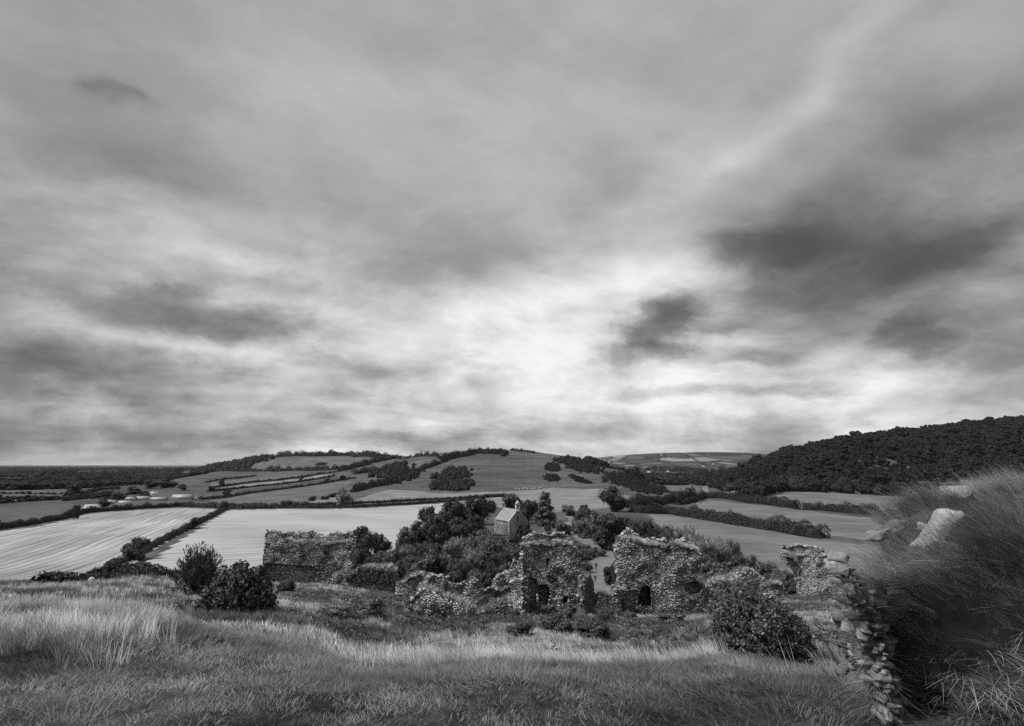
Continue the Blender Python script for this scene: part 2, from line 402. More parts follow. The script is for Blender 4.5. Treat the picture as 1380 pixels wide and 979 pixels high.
def terrain_mat():
    m, g, b = new_mat('grassland', 0.95, 0.1)
    P = geo_pos(g)
    sp = g.n('ShaderNodeSeparateXYZ'); g.put(sp.inputs[0], P)
    X, Y = sp.outputs[0], sp.outputs[1]
    near = g.m('MULTIPLY_ADD', g.ramp(g.noise(P, 0.22, 6, 0.65), 0.35, 0.68), 0.10, 0.025)
    near = g.m('MULTIPLY', near, g.ramp(g.noise(P, 6.0, 10, 0.75), 0.3, 0.7, 0.4, 1.6))
    mid = g.m('MULTIPLY_ADD', g.noise(P, 0.012, 6, 0.6), 0.10, 0.035)
    mid = g.m('MULTIPLY', mid, g.ramp(g.noise(P, 0.11, 6, 0.72), 0.25, 0.75, 0.7, 1.32))
    mid = g.m('MULTIPLY', mid, g.ramp(g.noise(g.v('MULTIPLY', P, (0.006, 0.006, 0.55)), 1.0, 6, 0.65, 0.5), 0.3, 0.7, 0.68, 1.34))     # terraces trodden along the slope
    # far country: a patchwork of fields too distant to tell apart
    wp = g.v('ADD', g.v('MULTIPLY', P, (1, 0.55, 0)), g.v('MULTIPLY', g.n('ShaderNodeTexNoise').outputs['Color'], (0, 0, 0)))
    vo = g.n('ShaderNodeTexVoronoi', feature='F1'); g.put(vo.inputs['Vector'], wp); vo.inputs['Scale'].default_value = 0.0034
    vc = g.n('ShaderNodeSeparateColor'); g.put(vc.inputs[0], vo.outputs['Color'])
    ve = g.n('ShaderNodeTexVoronoi', feature='DISTANCE_TO_EDGE'); g.put(ve.inputs['Vector'], wp); ve.inputs['Scale'].default_value = 0.0034
    fld = g.m('MULTIPLY_ADD', g.m('POWER', vc.outputs[0], 2.2), 0.20, 0.05)
    fld = g.m('MULTIPLY', fld, g.ramp(ve.outputs['Distance'], 0.03, 0.07, 0.25, 1.0))
    wood = g.ramp(g.noise(P, 0.0016, 5, 0.6), 0.52, 0.56)
    # the country to the left is mostly wooded bog and hedged plain
    left = g.ramp(g.m('DIVIDE', X, Y), -0.1, 0.02)
    wood = g.m('MAXIMUM', wood, g.m('MULTIPLY', g.m('SUBTRACT', 1.0, left), 0.86))
    far = g.m('ADD', g.m('MULTIPLY', fld, g.m('SUBTRACT', 1.0, wood)), g.m('MULTIPLY', wood, 0.022))
    v = g.m('ADD', g.m('MULTIPLY', near, g.ramp(Y, 90, 150, 1, 0)), g.m('MULTIPLY', mid, g.ramp(Y, 90, 150)))
    k = g.ramp(Y, 1900, 2600)
    v = g.m('ADD', g.m('MULTIPLY', v, g.m('SUBTRACT', 1.0, k)), g.m('MULTIPLY', far, k))
    g.put(b.inputs['Base Color'], g.grey(v))
    bp = g.n('ShaderNodeBump'); bp.inputs['Strength'].default_value = 0.8; bp.inputs['Distance'].default_value = 0.12
    g.put(bp.inputs['Height'], g.noise(P, 3.5, 11, 0.72)); g.put(b.inputs['Normal'], bp.outputs[0])
    return m
M['terrain'] = terrain_mat()

def field_mat(name, lo, hi, ang, wave=0.0, wscale=0.08, stripe=0.0, nscale=0.02):
    """ang: direction of the rows on the ground; wave: tractor rows; stripe: streaky growth along the rows"""
    m, g, b = new_mat(name, 0.95, 0.1)
    P = geo_pos(g)
    rt = g.n('ShaderNodeVectorRotate', rotation_type='Z_AXIS'); g.put(rt.inputs['Vector'], P); rt.inputs['Angle'].default_value = -ang
    Q = rt.outputs[0]          # rows run along x now
    v = g.m('MULTIPLY_ADD', g.ramp(g.noise(P, nscale, 6, 0.6), 0.3, 0.7), hi - lo, lo)
    if stripe:
        s = g.noise(g.v('MULTIPLY', Q, (0.012, 0.30, 0.0)), 1.0, 5, 0.65)
        v = g.m('MULTIPLY', v, g.ramp(s, 0.3, 0.7, 1 - stripe, 1 + stripe))
    if wave:
        w = g.n('ShaderNodeTexWave', wave_type='BANDS', bands_direction='Y', wave_profile='SIN')
        g.put(w.inputs['Vector'], g.v('ADD', Q, g.v('MULTIPLY', g.xyz(0.0, g.noise(P, 0.01, 2), 0.0), (0, 10, 0))))
        w.inputs['Scale'].default_value = wscale
        w.inputs['Distortion'].default_value = 0.4
        brk = g.ramp(g.noise(P, 0.035, 4, 0.6), 0.3, 0.6, 0.25, 1.0)
        v = g.m('MULTIPLY', v, g.m('SUBTRACT', 1.0, g.m('MULTIPLY', g.m('MULTIPLY', g.ramp(w.outputs['Fac'], 0.72, 0.97), brk), wave)))
    v = g.m('MULTIPLY', v, g.ramp(g.noise(P, 1.2, 4, 0.7), 0.2, 0.8, 0.85, 1.15))
    g.put(b.inputs['Base Color'], g.grey(v))
    return m

def stone_mat(name, lo, hi, lichen=0.55, scale=1.0):
    m, g, b = new_mat(name, 0.92, 0.15)
    t = attr(g, 'tone')
    P = obj_co(g)
    v = g.m('MULTIPLY_ADD', g.m('POWER', t, 1.7), hi - lo, lo)
    n = g.noise(P, 3.0 * scale, 6, 0.7)
    v = g.m('MULTIPLY', v, g.ramp(n, 0.25, 0.75, 0.55, 1.45))
    li = g.ramp(g.noise(P, 2.1 * scale, 7, 0.75, 0.4), 0.58, 0.66)
    li = g.m('MULTIPLY', li, g.ramp(t, 0.25, 0.6))
    v = g.m('ADD', g.m('MULTIPLY', v, g.m('SUBTRACT', 1.0, li)), g.m('MULTIPLY', li, lichen))
    g.put(b.inputs['Base Color'], g.grey(v))
    bp = g.n('ShaderNodeBump'); bp.inputs['Strength'].default_value = 0.7; bp.inputs['Distance'].default_value = 0.03 / scale
    g.put(bp.inputs['Height'], g.noise(P, 14.0 * scale, 6, 0.7)); g.put(b.inputs['Normal'], bp.outputs[0])
    return m
M['stone'] = stone_mat('limestone_rubble', 0.07, 0.66, 0.7)
M['core'] = stone_mat('mortar_core', 0.06, 0.30, 0.3)
M['rock'] = stone_mat('pale_weathered_limestone', 0.16, 0.60, 0.7, 4.0)
M['broken'] = stone_mat('broken_limestone', 0.07, 0.40, 0.45, 4.0)
def plain_mat(name, lo, hi, scale=6.0, rough=0.8, spec=0.3):
    m, g, b = new_mat(name, rough, spec)
    g.put(b.inputs['Base Color'], g.grey(g.m('MULTIPLY_ADD', g.ramp(g.noise(obj_co(g), scale, 5, 0.65), 0.25, 0.75), hi - lo, lo)))
    return m
M['ashlar'] = plain_mat('coursed_grey_stone', 0.09, 0.30, 1.9)
M['slate'] = plain_mat('weathered_slate', 0.15, 0.42, 1.1, 0.6)
M['white_stone'] = plain_mat('pale_dressed_stone', 0.42, 0.62, 2.0)
M['dark_hole'] = plain_mat('window_dark', 0.01, 0.02, 2.0)
M['track'] = plain_mat('gravel_track', 0.13, 0.22, 0.35, 0.95, 0.1)
M['white'] = plain_mat('whitewash', 0.62, 0.85, 0.5)
M['tin'] = plain_mat('pale_roof_sheet', 0.26, 0.44, 0.4, 0.5, 0.4)
M['wool'] = plain_mat('fleece', 0.6, 0.82, 4.0)
M['soot'] = plain_mat('dark_feathers', 0.01, 0.03, 9.0)
M['cloth_dark'] = plain_mat('dark_cloth', 0.015, 0.04, 9.0)
M['skin'] = plain_mat('skin', 0.33, 0.42, 9.0)
M['hair'] = plain_mat('dark_hair', 0.02, 0.05, 30.0)
M['car_dark'] = plain_mat('dark_car_paint', 0.02, 0.03, 1.0, 0.3, 0.5)
M['car_pale'] = plain_mat('pale_car_paint', 0.55, 0.6, 1.0, 0.3, 0.5)
M['glass'] = plain_mat('car_window', 0.05, 0.07, 1.0, 0.05, 0.8)
M['rubber'] = plain_mat('tyre_rubber', 0.015, 0.025, 8.0)
M['lamp'] = plain_mat('lamp_lens', 0.5, 0.6, 8.0, 0.2, 0.6)
M['steel'] = plain_mat('galvanised_steel', 0.2, 0.3, 3.0, 0.5, 0.5)
M['iron'] = plain_mat('dark_iron', 0.03, 0.05, 3.0)

# ------------------------------------------------------------------ terrain sheet
def build_terrain():
    ph = np.unique(np.concatenate([np.radians(np.arange(-180, -54, 3.0)), np.radians(np.linspace(-54, 54, 640)), np.radians(np.arange(57, 180.1, 3.0))]))
    rr = np.concatenate([[0.6], np.exp(np.linspace(math.log(1.2), math.log(39000), 420))])
    A, R = np.meshgrid(ph, rr, indexing='ij')
    X, Y = np.sin(A) * R, np.cos(A) * R
    Z = H(X, Y)
    V = np.c_[X.ravel(), Y.ravel(), Z.ravel()]
    nr = len(rr)
    i, j = np.meshgrid(np.arange(len(ph) - 1), np.arange(nr - 1), indexing='ij')
    a = (i * nr + j).ravel()
    Q = np.c_[a, a + 1, a + nr + 1, a + nr]
    # middle fan under the camera
    c = len(V); V = np.vstack([V, [0, 0, h1(0, 0)]])
    k = np.arange(len(ph) - 1)
    T = np.c_[np.full(len(k), c), k * nr, (k + 1) * nr]
    tag(link('ground', mesh_np('ground', V, [Q, T], M['terrain'], smooth=True)), 'grassy hillside falling to a broad valley of fields and hills', kind='structure')
build_terrain()

def inpoly(px, py, poly):
    px, py = np.asarray(px, float), np.asarray(py, float)
    c = np.zeros(px.shape, bool)
    n = len(poly)
    for i in range(n):
        x1, y1 = poly[i]; x2, y2 = poly[i - 1]
        if y1 == y2: continue
        c ^= ((y1 > py) != (y2 > py)) & (px < (x2 - x1) * (py - y1) / (y2 - y1) + x1)
    return c
def resample(pts, step):
    out = []
    for k in range(len(pts) - 1):
        a, b = np.asarray(pts[k], float), np.asarray(pts[k + 1], float)
        n = max(1, int(np.linalg.norm(b - a) / step))
        out += [a + (b - a) * i / n for i in range(n)]
    return np.array(out + [np.asarray(pts[-1], float)])
def sheet(name, label, poly_px, mat, lift=0.3, step=9.0, ymin=90, world=None):
    P = world if world is not None else [G0(u, v, ymin)[:2] for u, v in poly_px]
    B = resample(list(P) + [P[0]], step)[:-1]
    x0, y0 = B.min(0); x1, y1 = B.max(0)
    gx, gy = np.meshgrid(np.arange(x0, x1, step), np.arange(y0, y1, step))
    gx, gy = gx.ravel(), gy.ravel()
    k = inpoly(gx, gy, [tuple(p) for p in B])
    pts = [Vector(p) for p in B] + [Vector((a, b)) for a, b in zip(gx[k], gy[k])]
    n = len(B)
    vs, es, fs, *_ = delaunay_2d_cdt(pts, [(i, (i + 1) % n) for i in range(n)], [], 1, 1e-4)
    vs = np.array([v[:] for v in vs])
    if not len(fs): print('no faces', name, label); return None
    lf = np.full(len(vs), lift); lf[:n] = -0.25
    V = np.c_[vs, H(vs[:, 0], vs[:, 1]) + lf]
    o = link(name, mesh_np(name, V, np.array([list(f)[:3] for f in fs]), mat, smooth=True))
    return tag(o, label, kind='structure')

STUB_ANG = math.atan2(258, -83)
M['stubble_a'] = field_mat('stubble', 0.27, 0.40, STUB_ANG, 0.42, 0.085, 0.30)
M['stubble_b'] = field_mat('pale_stubble', 0.32, 0.42, math.radians(8), 0.12, 0.05, 0.20)
M['pasture_a'] = field_mat('pasture', 0.15, 0.26, math.radians(5), 0, 0.1, 0.12, 0.05)
M['pasture_b'] = field_mat('meadow', 0.085, 0.15, math.radians(-20), 0, 0.1, 0.1, 0.03)
M['pasture_c'] = field_mat('dark_pasture', 0.05, 0.09, math.radians(10), 0, 0.1, 0.1, 0.01)
M['pasture_d'] = field_mat('mown_meadow', 0.12, 0.19, math.radians(-12), 0.0, 0.1, 0.14, 0.03)

sheet('stubble_field', 'pale stubble field ruled with tractor rows, left of the long hedge', [(-120, 730), (40, 712), (95, 700), (112, 693.5), (190, 687.5), (245, 685), (292, 686.5), (303, 688), (118, 783), (100, 800), (-150, 820)], M['stubble_a'], 0.30, 6)
sheet('stubble_field', 'smooth pale stubble field right of the long hedge', [(306, 688), (380, 686.5), (470, 686), (540, 682), (592, 679), (622, 676), (650, 684), (640, 700), (560, 735), (500, 770), (420, 785), (330, 798), (230, 796), (124, 784)], M['stubble_b'], 0.30, 6)
sheet('pasture', 'light pasture below the bare hill and the grazing sheep', [(470, 681), (476, 675), (500, 665), (522, 660.5), (560, 661), (585, 665), (640, 664), (690, 662.5), (745, 657.5), (812, 659), (850, 668), (858, 680), (770, 690), (700, 690), (625, 676), (590, 677)], M['pasture_a'], 0.3, 9)
sheet('pasture', 'grey-toned pasture nearest below the ruined keep on the right', [(870, 692), (905, 694), (960, 703), (1050, 717), (1112, 728), (1240, 742), (1480, 772), (1480, 812), (1300, 808), (1120, 800), (1000, 770), (930, 735), (880, 705)], M['pasture_d'], 0.3, 7)
sheet('pasture', 'grey pasture between the two long dark hedges', [(925, 682), (956, 674), (1010, 680), (1100, 690), (1235, 703), (1300, 710), (1480, 732), (1480, 768), (1240, 738), (1112, 722), (1000, 703), (940, 690)], M['pasture_d'], 0.3, 8)
sheet('pasture', 'grey pasture below the wooded hill on the right', [(1028, 672), (1060, 663), (1110, 664.5), (1190, 668), (1242, 672), (1300, 675), (1480, 684), (1480, 726), (1300, 705), (1230, 696), (1100, 683)], M['pasture_d'], 0.3, 9)
sheet('pasture', 'dark even field between the scrub slope and the lane', [(868, 643.5), (900, 645), (946, 650), (946, 660), (935, 669), (900, 663), (876, 652)], M['pasture_b'], 0.4, 12)
for lab, pl, mt in (
    ('long field strip above the far road', [(300, 681), (283, 674), (334, 667), (396, 659), (447, 651), (478, 646), (470, 656), (452, 665), (410, 675), (388, 683)], 'pasture_b'),
    ('second field strip on the left slope', [(286, 671), (282, 664), (322, 660.5), (381, 654), (425, 648), (452, 643), (478, 643), (446, 648), (396, 656), (334, 664)], 'pasture_c'),
    ('thin pale field strip on the left slope', [(290, 661), (290, 658), (338, 652), (406, 645), (431, 640), (450, 640), (425, 645), (381, 651), (322, 657)], 'pasture_a'),
    ('fourth field strip on the left slope', [(284, 656), (282, 652), (322, 646), (362, 641), (425, 638), (406, 642), (338, 649), (290, 656)], 'pasture_b'),
    ('upper dark field under the hilltop trees', [(325, 634), (345, 625), (385, 617.5), (470, 615.5), (500, 618), (496, 624), (456, 631), (381, 634)], 'pasture_b'),
    ('wedge of field beside the pale round tree', [(400, 680), (420, 676), (452, 667), (472, 660), (474, 672), (466, 682)], 'pasture_a'),
    ('hill pasture above the dark gorse', [(500, 648), (490, 640), (520, 630), (570, 620), (610, 618), (590, 627), (545, 645), (530, 654)], 'pasture_b'),
    ('dark strip among the farm hedges', [(92, 668), (90, 662), (150, 656), (215, 653), (235, 655), (200, 663), (150, 669)], 'pasture_c'),
    ('narrow strip behind the white barn', [(92, 684), (92, 677), (150, 669), (190, 668), (150, 679)], 'pasture_c'),
):
    sheet('field_strip', lab, pl, M[mt], 0.35, 14, 300)
# the lane winding down past the parked cars
lane = [(793, 818, 6), (797, 806, 6), (799, 796, 6), (800, 788, 6), (801, 775, 6.2), (806, 762, 6.5), (820, 752, 6.0), (812, 742, 5), (795, 733, 6), (786, 726, 7), (778, 716, 6), (771, 706, 5.5), (773, 700, 5), (764, 696, 5)]
def ribbon(name, label, pts, mat, lift, ymin):
    c = [(G0(u, v, ymin), w) for u, v, w in pts]
    P = resample([tuple(p[:2]) + (w,) for p, w in c], 3.0)
    for _ in range(3): P[1:-1] = (P[:-2] + P[1:-1] * 2 + P[2:]) / 4
    d = np.gradient(P[:, :2], axis=0); d /= np.linalg.norm(d, axis=1)[:, None]
    nrm = np.c_[-d[:, 1], d[:, 0]]
    rows = [P[:, :2] + nrm * (P[:, 2:3] * k) for k in (-.5, -.25, 0, .25, .5)]
    V = np.concatenate([np.c_[q, H(q[:, 0], q[:, 1]) + lift] for q in rows])
    n = len(P); i = np.arange(n - 1)
    Q = np.concatenate([np.c_[k * n + i, k * n + i + 1, (k + 1) * n + i + 1, (k + 1) * n + i] for k in range(4)])
    return tag(link(name, mesh_np(name, V, Q, mat, smooth=True)), label, kind='structure')
ribbon('lane', 'pale gravel lane winding down between the ruins past the parked cars', lane, M['track'], 0.12, 62)
ribbon('road', 'far country road bending past the foot of the wooded hill', [(934, 683, 6), (945, 671, 7), (953, 665, 8), (950, 659, 8), (954, 652, 8), (960, 648, 8)], M['track'], 0.5, 400)

# ------------------------------------------------------------------ foliage
def rot_basis(N):
    up = np.where(np.abs(N[:, 2:3]) < 0.9, [[0, 0, 1.0]], [[1.0, 0, 0]])
    T = np.cross(up, N); T /= np.linalg.norm(T, axis=1)[:, None] + 1e-9
    return T, np.cross(N, T)
def cards(C, N, size, aspect=1.5, R=rng, droop=None):
    """small leaf-shaped quads: centres, facing, half length"""
    n = len(C)
    N = N / (np.linalg.norm(N, axis=1)[:, None] + 1e-9)
    T, B = rot_basis(N)
    a = R.uniform(0, 2 * math.pi, n)[:, None]
    t, b = T * np.cos(a) + B * np.sin(a), -T * np.sin(a) + B * np.cos(a)
    if droop is not None:            # long axis follows a given direction
        t = droop / (np.linalg.norm(droop, axis=1)[:, None] + 1e-9); b = np.cross(N, t); b /= np.linalg.norm(b, axis=1)[:, None] + 1e-9
    s = np.asarray(size).reshape(-1, 1)
    L, W = s, s / aspect
    off = N * s * 0.25
    V = np.stack([C - t * L, C + b * W - off * 0.5 + t * L * .1, C + t * L, C - b * W + off * 0.5 + t * L * .1], 1).reshape(-1, 3)
    Q = np.arange(4 * n).reshape(n, 4)
    return V, Q
def sphere_pts(n, R=rng):
    p = R.normal(size=(n, 3)); return p / np.linalg.norm(p, axis=1)[:, None]
def crown(lobes, n, size, R, mat, core=0.72, aspect=1.5, name='crown', flat=0.35, upright=0.0, shell=(0.72, 1.08)):
    """leaf cards spread through a few overlapping lobes with darker solid hearts"""
    mb = MB()
    vol = np.array([l[3] * l[4] + l[3] * l[5] + l[4] * l[5] for l in lobes]); cnt = np.maximum((n * vol / vol.sum()).astype(int), 8)
    for l, k in zip(lobes, cnt):
        c, rad = np.array(l[:3]), np.array(l[3:6])
        d = sphere_pts(k, R)
        # clumps: leaves gather around buds on the lobe
        nb = max(6, k // 26)
        bud = sphere_pts(nb, R)
        dd = d @ bud.T
        near = bud[np.argmax(dd, 1)]
        d = d + near * 0.55 + R.normal(size=d.shape) * 0.05; d /= np.linalg.norm(d, axis=1)[:, None]
        rr = R.uniform(shell[0], shell[1], k) * (1 + 0.10 * (np.max(dd, 1) - 0.8) / 0.2)
        C = c + d * rad * rr[:, None]
        keep = np.ones(k, bool)
        for q in lobes:
            if q is l: continue
            keep &= (((C - np.array(q[:3])) / np.array(q[3:6])) ** 2).sum(1) > 0.5
        keep &= C[:, 2] > 0.02
        C, d, rr2 = C[keep], d[keep], rr[keep]
        if not len(C): continue
        N = d + R.normal(size=d.shape) * flat
        s = size * R.uniform(0.6, 1.35, len(C))
        dr = None
        if upright: dr = d * (1 - upright) + np.array([0, 0, 1.0]) * upright + R.normal(size=d.shape) * 0.25; N = np.cross(dr, R.normal(size=d.shape))
        V, Q = cards(C, N, s, aspect, R, dr)
        tn = np.repeat(np.clip(R.normal(0.45, 0.22, len(C)), 0, 1), 4)
        mb.add(V, Q, tone=tn)
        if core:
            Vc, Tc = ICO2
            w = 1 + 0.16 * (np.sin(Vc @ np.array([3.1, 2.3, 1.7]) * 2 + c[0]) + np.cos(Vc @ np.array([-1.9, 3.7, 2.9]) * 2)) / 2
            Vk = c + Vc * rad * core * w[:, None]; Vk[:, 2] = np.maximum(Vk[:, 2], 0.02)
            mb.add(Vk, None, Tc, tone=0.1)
    return mb.mesh(name, mat)
def trunk_mesh(h, rad, R, limbs=4, name='trunk'):
    mb = MB()
    k = R.uniform(-0.06, 0.06, (4, 2)) * h; k[0] = 0
    pts = [(k[i, 0], k[i, 1], -0.25 * h * (i == 0) * 0.4 + h * i / 3) for i in range(4)]
    mb.tube(pts, [rad * 1.25, rad * 0.9, rad * 0.7, rad * 0.3], 8)
    for i in range(limbs):
        a = i * 2 * math.pi / limbs + R.uniform(-.5, .5); z0 = h * R.uniform(0.35, 0.7)
        e = h * R.uniform(0.35, 0.55)
        mb.tube([(0, 0, z0), (math.cos(a) * e * .5, math.sin(a) * e * .5, z0 + e * .4), (math.cos(a) * e, math.sin(a) * e, z0 + e * .9)], [rad * .55, rad * .38, rad * .12], 5)
    return mb.mesh(name, M['bark'])

# unit-size prototypes (1 m tall, about 1 m wide), scaled at placement
def lobes_round(R, k=11, base=0.02):
    L = [(0, 0, 0.50, 0.36, 0.36, 0.40)]
    for i in range(k):
        a = i * 2.4 + R.uniform(-.4, .4); z = base + 0.14 + (0.66 - base) * ((i * 0.618 + R.uniform(0, .2)) % 1.0); q = 0.32 * math.sin(math.pi * min(max((z - 0.05) / 0.95, 0), 1)) + 0.04
        s = R.uniform(0.15, 0.24)
        L.append((math.cos(a) * q, math.sin(a) * q, z, s * 1.1, s * 1.1, s))
    L.append((R.uniform(-.08, .08), R.uniform(-.08, .08), 0.84, 0.17, 0.17, 0.15))
    return L
def lobes_cone(R):
    L = []
    for i in range(12):
        z = 0.12 + 0.80 * i / 11; q = 0.24 * (1 - i / 12.5); a = i * 2.4
        L.append((math.cos(a) * q * .75, math.sin(a) * q * .75, z, 0.13 + q * .6, 0.13 + q * .6, 0.13))
    return L
def lobes_bush(R, k=8):
    L = [(0, 0, 0.32, 0.36, 0.36, 0.34)]
    for i in range(k):
        a = i * 2.4 + R.uniform(-.4, .4); z = R.uniform(0.22, 0.66); q = R.uniform(0.18, 0.30)
        s = R.uniform(0.16, 0.27)
        L.append((math.cos(a) * q, math.sin(a) * q, z, s, s, s * 1.05))
    return L
PROTO = {}
def proto(kind, i=0):
    key = (kind, i)
    if key in PROTO: return PROTO[key]
    R = np.random.default_rng(100 + i * 17 + sum(map(ord, kind)))
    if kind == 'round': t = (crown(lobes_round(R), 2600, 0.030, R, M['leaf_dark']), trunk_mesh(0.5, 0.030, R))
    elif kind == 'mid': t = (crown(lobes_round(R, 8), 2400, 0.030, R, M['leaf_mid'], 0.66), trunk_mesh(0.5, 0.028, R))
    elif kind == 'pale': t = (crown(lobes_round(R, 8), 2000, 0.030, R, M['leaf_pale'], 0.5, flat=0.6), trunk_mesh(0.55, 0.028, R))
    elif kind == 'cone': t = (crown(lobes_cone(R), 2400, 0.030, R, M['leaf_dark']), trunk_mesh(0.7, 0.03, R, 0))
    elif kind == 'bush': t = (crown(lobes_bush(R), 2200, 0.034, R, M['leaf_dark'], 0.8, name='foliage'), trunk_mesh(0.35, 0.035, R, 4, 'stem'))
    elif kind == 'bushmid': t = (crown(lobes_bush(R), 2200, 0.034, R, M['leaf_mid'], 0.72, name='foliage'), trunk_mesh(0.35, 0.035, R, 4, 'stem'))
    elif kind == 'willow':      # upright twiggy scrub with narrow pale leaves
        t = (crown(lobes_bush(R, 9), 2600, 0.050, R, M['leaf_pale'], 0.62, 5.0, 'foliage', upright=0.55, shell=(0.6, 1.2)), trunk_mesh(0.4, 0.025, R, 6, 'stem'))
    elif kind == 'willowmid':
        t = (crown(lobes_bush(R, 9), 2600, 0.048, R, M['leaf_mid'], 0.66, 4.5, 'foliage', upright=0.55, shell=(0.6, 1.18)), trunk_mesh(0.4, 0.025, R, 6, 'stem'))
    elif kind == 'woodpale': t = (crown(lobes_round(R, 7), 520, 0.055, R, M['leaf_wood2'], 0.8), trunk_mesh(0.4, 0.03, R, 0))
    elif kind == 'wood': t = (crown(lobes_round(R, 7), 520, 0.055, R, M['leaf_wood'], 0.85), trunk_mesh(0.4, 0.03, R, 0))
    PROTO[key] = t
    return t
SHRUB = ('bush', 'bushmid', 'willow', 'willowmid')
def plant(loc, height, width, kind, label, group=None, name=None, cat=None, sink=0.04):
    shrub = kind in SHRUB
    cm, tm = proto(kind, random.randrange(3))
    e = empty(name or ('shrub' if shrub else 'tree'), (loc[0], loc[1], loc[2] - sink * height), random.uniform(0, 6.28))
    e.scale = (width, width, height)
    link('foliage' if shrub else 'crown', cm, e); link('stem' if shrub else 'trunk', tm, e)
    return tag(e, label, cat or ('shrub' if shrub else 'tree'), group)
def plant_px(u, vt, vb, wpx, kind, label, group=None, ymin=85, Y=None, **k):
    p = G0(u, vb, ymin) if Y is None else Vector((xslope(u, vb) * Y, Y, h1(xslope(u, vb) * Y, Y)))
    hgt = slope(vt) * p.y - p.z
    wid = wpx / F * p.y / (CT - ST * (V0 - vb) / F) * 1.04
    return plant(p, max(hgt, 0.4) * 1.04, wid, kind, label, group, **k)

